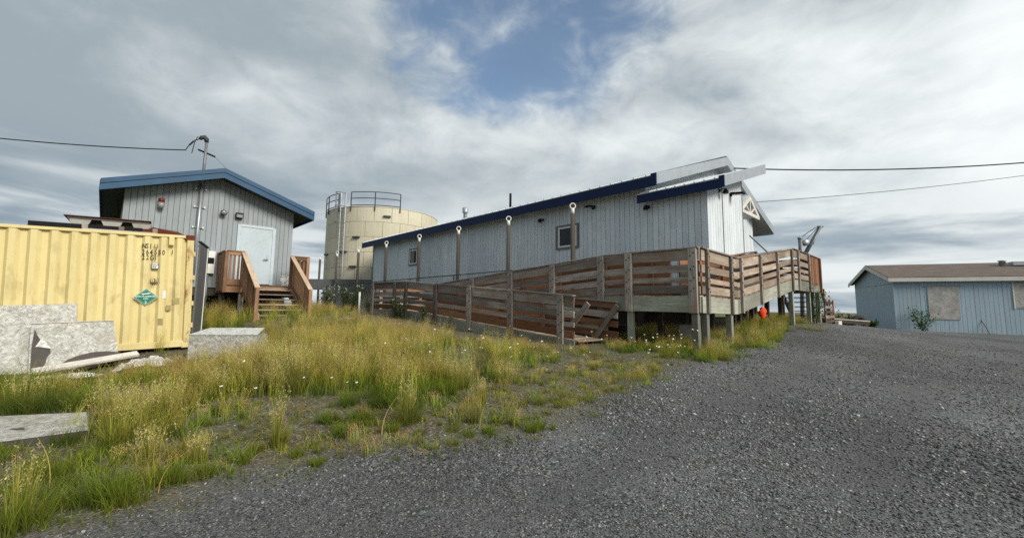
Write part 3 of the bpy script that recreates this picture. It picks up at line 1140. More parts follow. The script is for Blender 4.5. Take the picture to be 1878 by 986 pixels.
wall_lamp(W(8.07, T0 - .016, 5.30), -V, 'small black lamp on the long grey wall, left of the pile by the near window', 'round')
wall_lamp(W(5.45, T0 - .016, 5.40), -V, 'flat black floodlight on the long grey wall, right of the near window', 'flood')
wall_lamp(W(3.16, T0 - .036, 5.04), -V, 'black gooseneck lamp below the left end of the lower navy eave', 'round')
wall_lamp(W(S0 - .016, 4.62, 5.44), -U, 'black gooseneck lamp under the silver rake, near the building corner', 'round')
wall_lamp(W(S0 - .016, 5.62, 5.50), -U, 'black floodlight high on the narrow end wall, right of the gooseneck lamp', 'flood')
wall_lamp(W(S2 + .03, T0 + .25, 4.62), U, 'black wall pack lamp on the far left end of the long building', 'flood')

# ------------------------------------------------------------------ lifting-eye piles
pile_s = [(5.66, 1051, 'by the near window'), (9.13, 933, ''), (12.7, 842, ''), (16.3, 770, ''), (20.1, 709, ''), (24.05, 658, ''), (27.75, 619, ''), (31.2, 588, '')]
pile_lab = ['brown steel pile with white ring cap in front of the near window', 'brown steel pile with white ring cap, second to the left from the near window',
            'brown steel pile with white ring cap, third to the left from the near window', 'brown steel pile with white ring cap in front of the far small window',
            'brown steel pile with white ring cap closest to the left end of the long wall', 'brown steel pile in front of the beige tank, right of its ladder',
            'brown steel pile in front of the beige tank ladder', 'farthest brown steel pile, against the sky left of the tank']
for (ss, px, _), lab in zip(pile_s, pile_lab):
    p = W(ss, 2.6)
    p = p * np.array([1, 1, 0])
    g0 = g1(p[0], p[1])
    zt = 5.02 + (ss - 5.66) * .008
    t = thing('steel_pile', lab, 'pile', p + ZUP * g0, 'steel piles along the building')
    tube('pipe', [p + ZUP * (g0 - .3), p + ZUP * zt], .084, 'pipe_brown', t, 14)
    cp = tube('cap', [p + ZUP * (zt - .005), p + ZUP * (zt + .2)], .065, 'white_paint', t, 12)
    rc = p + ZUP * (zt + .30)
    ring = [rc + (rt * math.cos(a) + ZUP * math.sin(a)) * .1 for a in np.linspace(0, 2 * math.pi, 16, endpoint=False)]
    tube('ring', ring, .024, 'white_paint', t, 8, closed=True)
    del cp

# ------------------------------------------------------------------ access ramp
ramp = thing('access_ramp', 'weathered wooden switchback access ramp with slatted guard rails, climbing to the long building', 'ramp', W(5, 0, .8))
RAILS = [(.02, .25), (.37, .175), (.65, .125), (.86, .185)]   # distance of the upper edge below the rail top, board height
FASC = (1.10, .37)


def pw_lin(pts):
    xs = [p[0] for p in pts]
    ys = [p[1] for p in pts]
    return lambda k: float(np.interp(k, xs, ys))


def bolts_on(post, c, along, out, ztop, rails=RAILS):
    V_, F_ = [], []
    for d, h in rails:
        for sg, dz_ in ((-1, .03), (1, -.03)):
            q = c + along * sg * .038 + ZUP * (ztop - d - h / 2 + dz_) + out * .001
            k = len(V_)
            for r_, o_ in ((.017, 0), (.014, .010)):
                for i in range(7):
                    a = 2 * math.pi * i / 7
                    V_.append(q + (along * math.cos(a) + ZUP * math.sin(a)) * r_ + out * o_)
            F_ += [[k + i, k + (i + 1) % 7, k + 7 + (i + 1) % 7, k + 7 + i] for i in range(7)] + [[k + 7 + i for i in range(7)]]
    o = poly_mesh('bolts', V_, F_, 'black_metal', post)
    o['kind'] = 'stuff'
    bm = bmesh.new()
    bm.from_mesh(o.data)
    bmesh.ops.recalc_face_normals(bm, faces=bm.faces[:])
    bm.to_mesh(o.data)
    bm.free()


def guard(pos, along, out, top, posts, ends, mats, post_w=.16, post_t=.07, support=True, bolts=True, fascia=True, cap=True, rails=RAILS, post_drop=1.47, cap_mat='wood_grey', post_mat=None, breaks=()):
    """slatted guard: pos(k) -> xy on the guard line, top(k) -> height of the cap"""
    mr, mf = mats
    knots = sorted(set([ends[0]] + [p for p in posts if ends[0] < p < ends[1]] + [b for b in breaks if ends[0] < b < ends[1]] + [ends[1]]))
    for a, b in zip(knots[:-1], knots[1:]):
        if b - a < .06:
            continue
        A, B = pos(a + .004), pos(b - .004)
        for j, (d, h) in enumerate(rails):
            m = mr[j % len(mr)] if isinstance(mr, (list, tuple)) else mr
            hh = h * random.uniform(.94, 1.05)
            zo = random.uniform(-.012, .012)
            board('rail_board', A + ZUP * (top(a) - d - h / 2 + zo), B + ZUP * (top(b) - d - h / 2 + zo + random.uniform(-.008, .008)), hh, .038, out, m, ramp)
        if fascia:
            board('rim_joist', A + ZUP * (top(a) - FASC[0] - FASC[1] / 2) - out * .002, B + ZUP * (top(b) - FASC[0] - FASC[1] / 2) - out * .002, FASC[1], .042, out, mf, ramp)
        if cap:
            board('cap_rail', A + ZUP * (top(a) + .012) - out * .01, B + ZUP * (top(b) + .012) - out * .01, .15, .036, ZUP, cap_mat, ramp)
    for p in posts:
        c = pos(p) + out * (.019 + post_t / 2 + .002)
        zt = top(p) - .012
        po = board('post', c + ZUP * (zt - post_drop), c + ZUP * zt, post_w, post_t, out, post_mat or 'wood_grey', ramp)
        if bolts:
            bolts_on(po, pos(p) + out * (.019 + post_t + .003), along, out, top(p), rails)
        if support is True or (support and p in support):
            g0 = g1(*pos(p)[:2])
            if zt - post_drop - g0 > .08:
                board('support_post', pos(p) - out * .04 + ZUP * (g0 - .15), pos(p) - out * .04 + ZUP * (zt - post_drop + .02), .14, .14, out, 'wood_green', ramp)


def decking(p_of, width_dir, w0, w1, k0, k1, zfun, along, pitch=.146):
    n = int((k1 - k0) / pitch)
    for i in range(n):
        k = k0 + (i + .5) * pitch
        z = zfun(k) + random.uniform(-.002, .002)
        sl = (zfun(k + .05) - zfun(k - .05)) / .1
        nn = nrm(np.cross(width_dir, along + ZUP * sl))
        nn = nn * np.sign(nn[2])
        board('deck_board', p_of(k, w0) + ZUP * (z - .02), p_of(k, w1) + ZUP * (z - .02), pitch - .008, .036, nn, 'wood_tan', ramp, bev=.003)


LW = 1.30
# lower run (B front guard), landing, upper run (A), platform, run along the end wall (E)
topB = pw_lin([(2.2, 1.80), (2.5, 1.825), (10.68, 2.49), (13.6, 2.52)])
topA = pw_lin([(-.1, 2.93), (1.69, 2.955), (2.6, 2.945), (10.68, 2.43), (13.6, 2.52)])
topE = pw_lin([(-.1, 2.93), (2.3, 2.90), (8.0, 3.76), (12.3, 3.78)])
posB, posA, posE = (lambda k: W(k, -LW)), (lambda k: W(k, 0)), (lambda k: W(0, k))
guard(posB, U, -V, topB, [2.96, 4.8, 6.7, 8.61, 10.63, 11.52, 13.42], (2.56, 13.5), (['wood_grey', 'wood_grey', 'wood_grey', 'wood_red'], 'wood_green'), post_w=.19, post_drop=1.36)
guard(posA, U, -V, topA, [.14, 1.79, 2.63, 4.36, 6.18, 8.2], (.0, 10.4), (['wood_grey'], 'wood_green'), post_w=.19)
# heavier corner post
# rear guard of the lower run with its low open end
topR = lambda k: 1.69 + (k - 2.0) * .078
guard(lambda k: W(k, -.16), U, -V, topR, [4.6, 6.4, 8.4, 10.2], (2.05, 10.5), (['wood_red', 'wood_grey', 'wood_red', 'wood_red'], 'wood_dark'), post_w=.14, support=False, bolts=False, fascia=False, rails=[(.0, .16), (.26, .17), (.5, .15), (.74, .2)], post_drop=.95, post_mat='wood_red')
# raking end braces at the foot of the lower run
board('end_brace', W(2.02, -.24, 1.62), W(2.72, -.24, .74), .13, .04, -V, 'wood_grey', ramp)
board('end_brace', W(2.5, -LW + .5, 1.66), W(3.05, -LW + .5, 1.08), .15, .04, -V, 'wood_grey', ramp)
# far guard of the upper run (wall side), reddish sheltered faces
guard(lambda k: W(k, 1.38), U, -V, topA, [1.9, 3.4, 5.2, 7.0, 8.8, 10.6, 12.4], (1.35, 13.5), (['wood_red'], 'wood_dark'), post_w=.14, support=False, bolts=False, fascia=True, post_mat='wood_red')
# end guard of the left landing
guard(lambda k: W(13.5, k), V, U, lambda k: 2.52, [-.9, .1, 1.1], (-LW, 1.4), (['wood_red', 'wood_grey'], 'wood_grey'), post_w=.14, support=False, bolts=False, post_mat='wood_grey')
# guard on the open side of the end-wall run
guard(posE, V, -U, topE, [.30, 1.80, 2.55, 4.19, 5.93, 7.71, 8.61, 10.23], (.06, 10.25), (['wood_tan'], 'wood_green'), post_w=.10, post_t=.065, breaks=(2.3, 8.0), support=(.30, 1.80, 7.71))  # rails paler than the front guard, sunlit tone put into the wood
# inner guard beside the end wall
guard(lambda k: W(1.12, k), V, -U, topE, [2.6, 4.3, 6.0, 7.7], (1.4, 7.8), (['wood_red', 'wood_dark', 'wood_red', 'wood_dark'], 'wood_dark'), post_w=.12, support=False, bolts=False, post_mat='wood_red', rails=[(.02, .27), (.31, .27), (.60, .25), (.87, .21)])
guard(lambda k: W(2.62, k), V, -U, lambda k: 3.78, [8.2, 10.0, 11.8], (7.9, 12.1), (['wood_red', 'wood_dark'], 'wood_dark'), post_w=.12, support=False, bolts=False, post_mat='wood_red', rails=[(.02, .27), (.32, .27), (.62, .24), (.88, .22)])  # added guard, close dark boards in place of shade on the pale wall
guard(lambda k: W(1.3, k), V, -U, topE, [], (7.0, 8.3), (['wood_dark', 'wood_red'], 'wood_dark'), support=False, bolts=False, rails=[(.02, .27), (.32, .27), (.62, .24), (.88, .22)])  # added filler boards, dark to imitate the shade behind the rails
guard(lambda k: W(k, 12.15), U, V, lambda k: 3.78, [.3, 1.4, 2.5], (.06, 2.62), (['wood_red', 'wood_dark'], 'wood_green'), post_w=.12, support=True, bolts=False, post_mat='wood_red', rails=[(.02, .28), (.32, .28), (.62, .24), (.88, .21)])
# stained upright balusters at the far end of the platform
for i in range(14):
    k = 10.40 + i * .118
    board('baluster', W(-.01, k, 2.62), W(-.01, k, 3.74), .092, .035, -U, 'wood_red', ramp)
board('cap_rail', W(.0, 10.26, 3.79), W(.0, 12.2, 3.79), .15, .036, ZUP, 'wood_grey', ramp)
board('rim_joist', W(.0, 10.26, 2.46), W(.0, 12.15, 2.46), .30, .042, -U, 'wood_green', ramp)
board('post', W(-.05, 12.1, 2.3), W(-.05, 12.1, 3.77), .12, .1, -U, 'wood_red', ramp)
for k in (10.3, 11.95):
    p = W(.06, k)
    board('support_post', p + ZUP * (g1(p[0], p[1]) - .15), p + ZUP * 2.35, .14, .14, U, 'wood_green', ramp)
# decks
DK = 1.075
decking(lambda k, w_: W(k, w_), V, -LW + .03, -.22, 2.45, 10.6, lambda k: topB(k) - DK, U)
decking(lambda k, w_: W(k, w_), V, -LW + .03, 1.34, 10.6, 13.45, lambda k: 2.50 - DK, U)
decking(lambda k, w_: W(k, w_), V, .03, 1.34, 1.4, 10.6, lambda k: topA(k) - DK, U)
decking(lambda k, w_: W(w_, k), U, .03, 1.38, .03, 1.38, lambda k: 2.93 - DK, V)
decking(lambda k, w_: W(w_, k), U, .03, 1.10, 1.38, 7.95, lambda k: topE(k) - DK, V)
decking(lambda k, w_: W(w_, k), U, .03, 2.6, 7.95, 12.1, lambda k: 3.77 - DK, V)
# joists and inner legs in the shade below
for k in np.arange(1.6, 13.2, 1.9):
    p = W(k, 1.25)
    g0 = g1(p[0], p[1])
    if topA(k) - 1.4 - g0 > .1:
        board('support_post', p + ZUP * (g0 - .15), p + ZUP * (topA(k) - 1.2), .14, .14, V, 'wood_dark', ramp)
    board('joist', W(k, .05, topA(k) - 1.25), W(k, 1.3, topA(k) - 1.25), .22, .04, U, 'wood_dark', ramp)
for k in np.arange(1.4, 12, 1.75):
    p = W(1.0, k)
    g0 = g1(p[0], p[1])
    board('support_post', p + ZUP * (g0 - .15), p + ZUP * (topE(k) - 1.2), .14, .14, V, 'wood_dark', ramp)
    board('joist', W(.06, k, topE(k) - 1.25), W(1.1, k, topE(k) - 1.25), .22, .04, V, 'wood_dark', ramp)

# stair at the far end of the platform
stz = g1(*W(-.2, 14)[:2])
stair = thing('side_stair', 'dark wooden stair with slatted side at the far end of the ramp, by the driveway', 'stairs', W(.7, 13, stz))
for i in range(7):
    zt = 2.55 - (i + 1) * .2
    kk = 12.25 + (i + .5) * .27
    if zt > stz + .05:
        board('tread', W(-.02, kk, zt), W(1.35, kk, zt), .27, .04, ZUP, 'wood_dark', stair)
for ss in (-.06, 1.4):
    prism('stringer', [W(ss, 12.2, 2.55), W(ss, 12.2, 2.2), W(ss, 14.0, stz), W(ss, 14.25, stz), W(ss, 14.25, stz + .2)], U * .045, 'wood_dark', stair)
for i in range(6):
    z_ = stz + .16 + i * .2
    board('side_slat', W(-.12, 12.2, z_), W(-.12, 14.1 - i * .12, z_), .12, .035, -U, 'wood_grey' if i % 2 else 'wood_dark', stair)
for k in (12.3, 13.3, 14.05):
    board('post', W(-.1, k, stz - .1), W(-.1, k, 2.5 - (k - 12.3) * .25), .1, .05, -U, 'wood_red', stair)
board('base_block', W(-.25, 13.7, stz + .06), W(-.25, 14.45, stz + .06), .22, .14, -U, 'wood_stake', stair)

# ------------------------------------------------------------------ chain-link fence between ramp and piles
flo = W(17, 2.05)
fn = thing('chain_link_fence', 'thin chain-link fence with dark top pipe between the ramp and the piles', 'fence', np.array([flo[0], flo[1], g1(flo[0], flo[1])]))
fa, fb = 8.3, 28.0
fz = lambda k: 3.04 - (k - 8.65) * .002
tube('top_rail', [W(fa, 2.05, fz(fa)), W(15, 2.05, fz(15)), W(fb, 2.05, fz(fb))], .024, 'dark_metal', fn, 8)
for k in np.linspace(fa, fb, 6):
    p = W(k, 2.05)
    tube('post', [p + ZUP * (g1(p[0], p[1]) - .2), p + ZUP * (fz(k) - .02)], .028, 'dark_metal', fn, 8)
wire = []
hgt = 1.4
stp = .11
kk = fa
V_, F_ = [], []
while kk < fb:
    for sg in (1, -1):
        a = W(kk, 2.05, fz(kk) - .01)
        k2 = min(max(kk + sg * hgt, fa), fb)
        dz_ = abs(k2 - kk)
        b = W(k2, 2.05, fz(k2) - .01 - dz_)
        if dz_ < .05:
            continue
        n0 = len(V_)
        for q in (a, b):
            V_ += [q + V * .002 + ZUP * .0015, q - V * .002 + ZUP * .0015, q - ZUP * .002]
        F_ += [[n0, n0 + 1, n0 + 4, n0 + 3], [n0 + 1, n0 + 2, n0 + 5, n0 + 4], [n0 + 2, n0, n0 + 3, n0 + 5]]
    kk += stp
poly_mesh('wire_mesh', V_, F_, 'grey_metal', fn)

# ------------------------------------------------------------------ grey utility shed
SS = 13.627
TS0, TS1, TR = -9.50, -4.63, -7.06
ZS = 2.12
shed = thing('utility_shed', 'grey board-sided shed with blue roof edge and a pale steel door', 'shed', W(SS, TR, ZS))
sez, srz, seo = 5.10, 6.12, .55
spi = (srz - sez) / (TR - (TS0 - seo) + .0)
seL, seR = TS0 - seo, TS1 + seo


def srf(t):
    return srz - abs(t - TR) * spi


SD = 9.0
sg = [W(SS, TS0, ZS), W(SS, TS1, ZS), W(SS, TS1, srf(TS1) - .22), W(SS, TR, srz - .22), W(SS, TS0, srf(TS0) - .22)]
sgw = prism('gable_wall', sg, U * .12, 'wall_core', shed)
siding(sgw, W(SS, TS0), V, TS1 - TS0, ZS - .02, lambda a: srf(TS0 + a) - .22, -U, 'siding_shed', pitch=.1525, holes=[(TS0 * -1 - 6.42, TS0 * -1 - 5.22, 2.2, 4.38)], gap=.012)
prism('gable_wall', [p + U * SD for p in sg], U * .12, 'siding_shed', shed)
slab_wall('wall', W(SS, TS0), W(SS + SD, TS0), ZS, srf(TS0) - .22, V, 'siding_shed', shed)
slab_wall('wall', W(SS, TS1), W(SS + SD, TS1), ZS, srf(TS1) - .22, -V, 'siding_shed', shed)
prism('floor_slab', [W(SS + .05, TS0, ZS - .3), W(SS + SD, TS0, ZS - .3), W(SS + SD, TS1, ZS - .3), W(SS + .05, TS1, ZS - .3)], ZUP * .28, 'wood_dark', shed)
ro0, ro1 = SS - .6, SS + SD + .5
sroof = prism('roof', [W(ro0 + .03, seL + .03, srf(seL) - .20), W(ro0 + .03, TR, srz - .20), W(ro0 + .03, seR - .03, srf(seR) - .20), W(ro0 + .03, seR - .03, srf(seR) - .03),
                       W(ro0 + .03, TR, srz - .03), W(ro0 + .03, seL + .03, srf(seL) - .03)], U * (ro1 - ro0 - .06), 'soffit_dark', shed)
for sd_, ta, tb in ((0, seL, TR), (1, TR, seR)):
    prism('roof_panel', [W(ro0, ta, srf(ta) - .025), W(ro0, tb, srf(tb) - .025), W(ro0, tb, srf(tb) + .012), W(ro0, ta, srf(ta) + .012)], U * (ro1 - ro0), 'fascia_blue', sroof)
    prism('rake_fascia', [W(ro0 - .0, ta, srf(ta) - .31), W(ro0 - .0, tb, srf(tb) - .31), W(ro0 - .0, tb, srf(tb) - .11), W(ro0 - .0, ta, srf(ta) - .11)], -U * .03, 'fascia_blue', sroof)
    prism('rake_trim', [W(ro0 - .0, ta, srf(ta) - .115), W(ro0 - .0, tb, srf(tb) - .115), W(ro0 - .0, tb, srf(tb) + .03), W(ro0 - .0, ta, srf(ta) + .03)], -U * .055, 'fascia_blue', sroof)
for tt, sgn in ((seL, -1), (seR, 1)):
    board('eave_fascia', W(ro0, tt, srf(tt) - .15), W(ro1, tt, srf(tt) - .15), .32, .03, V * sgn, 'fascia_blue', sroof)
# door
dr = joined('door', [(W(SS - .005, -5.84, 3.315), V * .515, U * .03, ZUP * 1.03)], 'door_paint', shed)
fr = [(W(SS - .012, -6.405, 3.32), V * .05, U * .045, ZUP * 1.06), (W(SS - .012, -5.275, 3.32), V * .05, U * .045, ZUP * 1.06), (W(SS - .012, -5.84, 4.36), V * .514, U * .044, ZUP * .045)]
joined('door_frame', fr, 'door_paint', shed)
tube('handle', [W(SS - .04, -5.45, 3.2), W(SS - .1, -5.45, 3.2), W(SS - .105, -5.58, 3.19)], .018, 'galvanised', dr, 8)
joined('lock_plate', [(W(SS - .04, -5.45, 3.27), V * .035, U * .012, ZUP * .11)], 'galvanised', dr)
for z_ in (2.55, 3.3, 4.1):
    joined('hinge', [(W(SS - .05, -6.355, z_), V * .012, U * .014, ZUP * .06)], 'galvanised', dr)
prism('underfloor_shade_sheet', [W(SS + .55, TS0 + .1, .7), W(SS + .55, TS1 + .02, .7), W(SS + .55, TS1 + .02, ZS - .31), W(SS + .55, TS0 + .1, ZS - .31)], U * .05, 'wood_dark', shed)  # dark sheet added below the shed as its shade, closes the bright gap
# posts below
for ss in (SS + .3, SS + 4, SS + 8.5):
    for tt in (TS0 + .3, TS1 - .3):
        p = W(ss, tt)
        board('foundation_post', p + ZUP * (g1(p[0], p[1]) - .2), p + ZUP * (ZS - .29), .25, .25, V, 'wood_dark', shed)
# service mast on the wall
mast = thing('service_mast', 'galvanised electrical mast clamped to the shed wall and rising above the blue roof', 'mast', W(SS - .1, -7.6, 2.6))
mb_, mt_ = W(SS - .66, -7.62, 2.7), W(SS - .66, -7.58, 7.05)
tube('conduit', [W(SS - .1, -7.62, 2.3), W(SS - .1, -7.60, 5.62)], .045, 'galvanised', mast, 10)
tube('riser', [W(SS - .1, -7.60, 5.55), W(SS - .1, -7.58, 7.08)], .045, 'grey_metal', mast, 10)
for z_ in (3.5, 4.1, 4.8, 5.42):
    joined('strut_clamp', [(W(SS - .03, -7.61, z_), V * .15, U * .025, ZUP * .022)], 'grey_metal', mast)
    joined('clamp_ends', [(W(SS - .055, -7.61 - .14, z_), V * .022, U * .022, ZUP * .028), (W(SS - .055, -7.61 + .14, z_), V * .022, U * .022, ZUP * .028)], 'white_paint', mast)
q = W(SS - .1, -7.58, 7.06)
hd = tube('weather_head', [q, q + ZUP * .1 - V * .01, q + ZUP * .16 - V * .07, q + ZUP * .13 - V * .15, q + ZUP * .06 - V * .19], [.06, .08, .085, .07, .05], 'dark_metal', mast, 10)
tube('service_lead', [q + ZUP * .08 - V * .18, q - V * .33 - ZUP * .02, q - V * .48 - ZUP * .25, q - V * .55 - ZUP * .42], .016, 'black_rubber', mast, 6)
tube('service_lead', [q + ZUP * .08 - V * .17, q - V * .26 + ZUP * .13, q - V * .33 - ZUP * .1, q - V * .38 - ZUP * .48], .014, 'black_rubber', mast, 6)
tube('splice_sleeve', [q - V * .36 - ZUP * .06, q - V * .46 - ZUP * .22], .03, 'black_rubber', mast, 6)
tube('guy_clamp', [W(SS - .1, -7.80, 6.75), W(SS - .1, -7.30, 6.62)], .03, 'black_metal', mast, 6)
tube('guy_wire', [W(SS - .1, -7.32, 6.62), W(SS - .08, -6.95, 6.28), W(SS - .06, -6.6, 6.0)], .008, 'grey_metal', mast, 5)
joined('meter_box', [(W(SS - .09, -7.24, 2.95), V * .17, U * .09, ZUP * .38)], 'white_paint', mast)
joined('meter_window', [(W(SS - .185, -7.22, 3.0), V * .13, U * .008, ZUP * .1)], 'black_metal', mast)
tube('ground_conduit', [W(SS - .1, -7.24, 2.58), W(SS - .1, -7.24, 1.0)], .04, 'grey_metal', mast, 8)

wall_lamp(W(SS - .016, -8.62, 4.72), -U, 'jar lamp with a red cap on the shed wall above the container', 'jar')
wall_lamp(W(SS - .016, -6.93, 4.74), -U, 'round black spotlight on the shed wall, left of the door', 'spot')
wall_lamp(W(SS - .016, -6.45, 4.67), -U, 'boxy wall pack lamp just above the shed door', 'pack', 'dark_metal')

# ------------------------------------------------------------------ porch and stair of the shed
PS, PL, PR, PZ = 12.43, -6.92, -4.40, 2.20
porch = thing('porch', 'reddish wooden porch with open stair and slatted rails at the shed door', 'porch', W(PS, -5.7, 1.15))
for i in range(8):
    k = PS + .07 + i * .146
    board('deck_board', W(k, PL, PZ - .02), W(k, PR, PZ - .02), .138, .036, ZUP, 'wood_dark', porch)
board('rim_joist', W(PS, PL, PZ - .16), W(PS, PR, PZ - .16), .22, .04, -U, 'wood_porch', porch)
board('rim_joist', W(PS, PL, PZ - .16), W(SS - .02, PL, PZ - .16), .22, .04, -V, 'wood_porch', porch)
board('rim_joist', W(PS, PR, PZ - .16), W(SS - .02, PR, PZ - .16), .22, .04, V, 'wood_porch', porch)
for ss, tt in ((PS + .08, PL + .5), (PS + .08, PR - .3), (SS - .3, PL + .1), (SS - .3, PR - .1)):
    p = W(ss, tt)
    board('support_post', p + ZUP * (g1(p[0], p[1]) - .2), p + ZUP * (PZ - .05), .14, .14, U, 'wood_grey', porch)
for ss, tt in ((PS - .03, PL), (PS - .03, -6.45), (SS - .1, PL), (PS - .03, PR), (PS - .03, -4.95), (SS - .1, PR)):
    board('rail_post', W(ss, tt, PZ - .28), W(ss, tt, 3.26), .1, .09, U, 'wood_porch', porch)
# closed left side of vertical boards, rail boards
for i in range(8):
    k = PS + .06 + i * .138
    board('side_board', W(k, PL - .03, PZ - .22), W(k, PL - .03, 3.2), .134, .022, -V, 'wood_porch', porch)
board('cap_rail', W(PS - .06, PL, 3.285), W(SS - .02, PL, 3.285), .14, .036, ZUP, 'wood_porch_top', porch)
board('cap_rail', W(PS - .03, PL, 3.287), W(PS - .03, -6.42, 3.287), .14, .036, ZUP, 'wood_porch_top', porch)
board('cap_rail', W(PS - .03, PR, 3.287), W(PS - .03, -4.98, 3.287), .14, .036, ZUP, 'wood_porch_top', porch)
board('cap_rail', W(PS - .06, PR, 3.285), W(SS - .02, PR, 3.285), .14, .036, ZUP, 'wood_porch_top', porch)
for a, b in ((PL, -6.45), (PR, -4.95)):
    for i in range(3):
        k = a + (b - a) * (i + 1) / 4
        board('baluster', W(PS - .02, k, PZ + .05), W(PS - .02, k, 3.2), .055, .035, -U, 'wood_porch', porch)
    board('bottom_rail', W(PS - .055, a, PZ + .06), W(PS - .055, b, PZ + .06), .2, .03, -U, 'wood_porch', porch)
    board('top_rail', W(PS - .055, a, 3.2), W(PS - .055, b, 3.2), .12, .03, -U, 'wood_porch', porch)
for i in range(7):
    k = PS + .1 + i * .15
    board('baluster', W(k, PR + .02, PZ + .05), W(k, PR + .02, 3.2), .055, .035, V, 'wood_porch', porch)
# stair
s_b, z_b = 10.35, 1.14
nst = 6
for tt in (-6.40, -5.02):
    prism('stringer', [W(PS, tt, PZ - .02), W(PS, tt, PZ - .36), W(s_b, tt, z_b - .05), W(s_b - .1, tt, z_b - .05), W(s_b - .1, tt, z_b + .1)], V * .045, 'wood_porch', porch)
for i in range(nst):
    k = PS - (i + .5) * (PS - s_b) / nst
    z_ = PZ - (i + 1) * (PZ - z_b) / (nst + .4)
    board('tread', W(k, -6.36, z_), W(k, -5.02, z_), .30, .04, ZUP, 'wood_grey', porch)
for tt, sgn in ((-6.45, -1), (-4.95, 1)):
    a, b = W(PS - .03, tt, 3.28), W(s_b - .06, tt, 2.03)
    board('stair_cap', a, b, .14, .038, ZUP, 'wood_porch_top', porch)
    board('stair_rail', a - ZUP * .09, b - ZUP * .09, .1, .035, V * sgn, 'wood_porch', porch)
    board('stair_rail', a - ZUP * 1.0 + V * sgn * .0, b - ZUP * .86, .14, .035, V * sgn, 'wood_porch', porch)
    pb = W(s_b - .04, tt)
    board('newel_post', pb + ZUP * (g1(pb[0], pb[1]) - .15), pb + ZUP * 2.0, .1, .1, U, 'wood_porch', porch)
    for i in range(15):
        f_ = (i + .7) / 15.6
        k = PS - .03 + (s_b - PS) * f_
        zt = 3.28 + (2.03 - 3.28) * f_
        board('baluster', W(k, tt + sgn * .035, zt - .98), W(k, tt + sgn * .035, zt - .03), .055, .034, V * sgn, 'wood_porch', porch)

bk = thing('bucket', 'white plastic bucket standing on the porch by the shed door', 'bucket', W(12.9, -5.0, PZ))
q = W(12.9, -5.0, PZ)
tube('pail', [q + ZUP * .0, q + ZUP * .02, q + ZUP * .34], [.12, .135, .155], 'bucket_white', bk, 18)
tube('lid', [q + ZUP * .335, q + ZUP * .345, q + ZUP * .375], [.165, .168, .166], 'bucket_white', bk, 18)
tube('bail_handle', [q + rt * .17 + ZUP * .3, q + rt * .1 + fw * -.14 + ZUP * .16, q - rt * .1 + fw * -.14 + ZUP * .16, q - rt * .17 + ZUP * .3], .006, 'grey_metal', bk, 5)

# ------------------------------------------------------------------ storage tank
TC = np.array([-11.50, 37.4, 0])
tr_ = 4.68
tzb, tzt = .95, 9.35
tank = thing('storage_tank', 'big round beige bolted steel tank with caged ladder and top railing', 'tank', TC + ZUP * tzb)
NT = 22
rows = 7
rh = (tzt - tzb) / rows
for r_ in range(rows):
    for i in range(NT):
        a0 = 2 * math.pi * (i + (.5 if r_ % 2 else 0)) / NT
        a1 = a0 + 2 * math.pi / NT
        mid = (a0 + a1) / 2
        if math.sin(mid) > .55 and r_ < rows - 1:
            continue      # far side, never in view
        V_, F_ = [], []
        ns = 5
        for k in range(ns + 1):
            a = a0 + .0035 + (a1 - a0 - .007) * k / ns
            for z in (tzb + r_ * rh + .012, tzb + (r_ + 1) * rh - .012):
                for rr in (tr_, tr_ - .03):
                    V_.append(TC + np.array([math.cos(a) * rr, math.sin(a) * rr, z]))
        for k in range(ns):
            b = k * 4
            F_ += [[b, b + 4, b + 6, b + 2], [b + 2, b + 6, b + 7, b + 3], [b, b + 1, b + 5, b + 4]]
        F_ += [[0, 2, 3, 1], [ns * 4, ns * 4 + 1, ns * 4 + 3, ns * 4 + 2]]
        poly_mesh('shell_plate', V_, F_, 'tank_beige', tank, smooth=False)
tube('inner_shell', [TC + ZUP * tzb, TC + ZUP * (tzt - .01)], tr_ - .02, 'tank_seam', tank, 64)
cn_ = []
tube('roof', [TC + ZUP * (tzt - .03), TC + ZUP * (tzt + .02), TC + ZUP * (tzt + .5)], [tr_ + .03, tr_ + .03, .3], 'tank_beige', tank, 64)


def tpt(a, z, r=tr_):
    return TC + np.array([math.cos(a) * r, math.sin(a) * r, z])


al = math.radians(-112.5)        # ladder bearing on the tank
lad = link('ladder', None, tank, Matrix.Translation(Vector(tpt(al, 1.2, tr_ + .2))))
ta_ = np.array([-math.sin(al), math.cos(al), 0])
oa_ = np.array([math.cos(al), math.sin(al), 0])
for sg_ in (-1, 1):
    tube('ladder_stile', [tpt(al, 1.3, tr_ + .2) + ta_ * sg_ * .24, tpt(al, tzt + 1.1, tr_ + .2) + ta_ * sg_ * .24], .05, 'galvanised', lad, 6)
for z in np.arange(1.5, tzt + .2, .31):
    tube('rung', [tpt(al, z, tr_ + .2) - ta_ * .24, tpt(al, z, tr_ + .2) + ta_ * .24], .026, 'galvanised', lad, 5)
for z in (3.5, 5.8, 8.0, 9.3, 10.35):
    hoop = [tpt(al, z, tr_ + .2) + ta_ * .36 * math.cos(a) + oa_ * (.1 + .62 * math.sin(a)) for a in np.linspace(0, math.pi, 10)]
    if z > 7:
        tube('cage_hoop', hoop, .028, 'grey_metal', lad, 6)
    else:
        joined('stand_off', [(tpt(al, z, tr_ + .1), ta_ * .5, oa_ * .1, ZUP * .03)], 'grey_metal', lad)
for a in np.linspace(0.15, math.pi - .15, 5):
    o_ = ta_ * .36 * math.cos(a) + oa_ * (.1 + .62 * math.sin(a))
    tube('cage_strap', [tpt(al, 8.0, tr_ + .2) + o_, tpt(al, 10.35, tr_ + .2) + o_], .018, 'grey_metal', lad, 5)
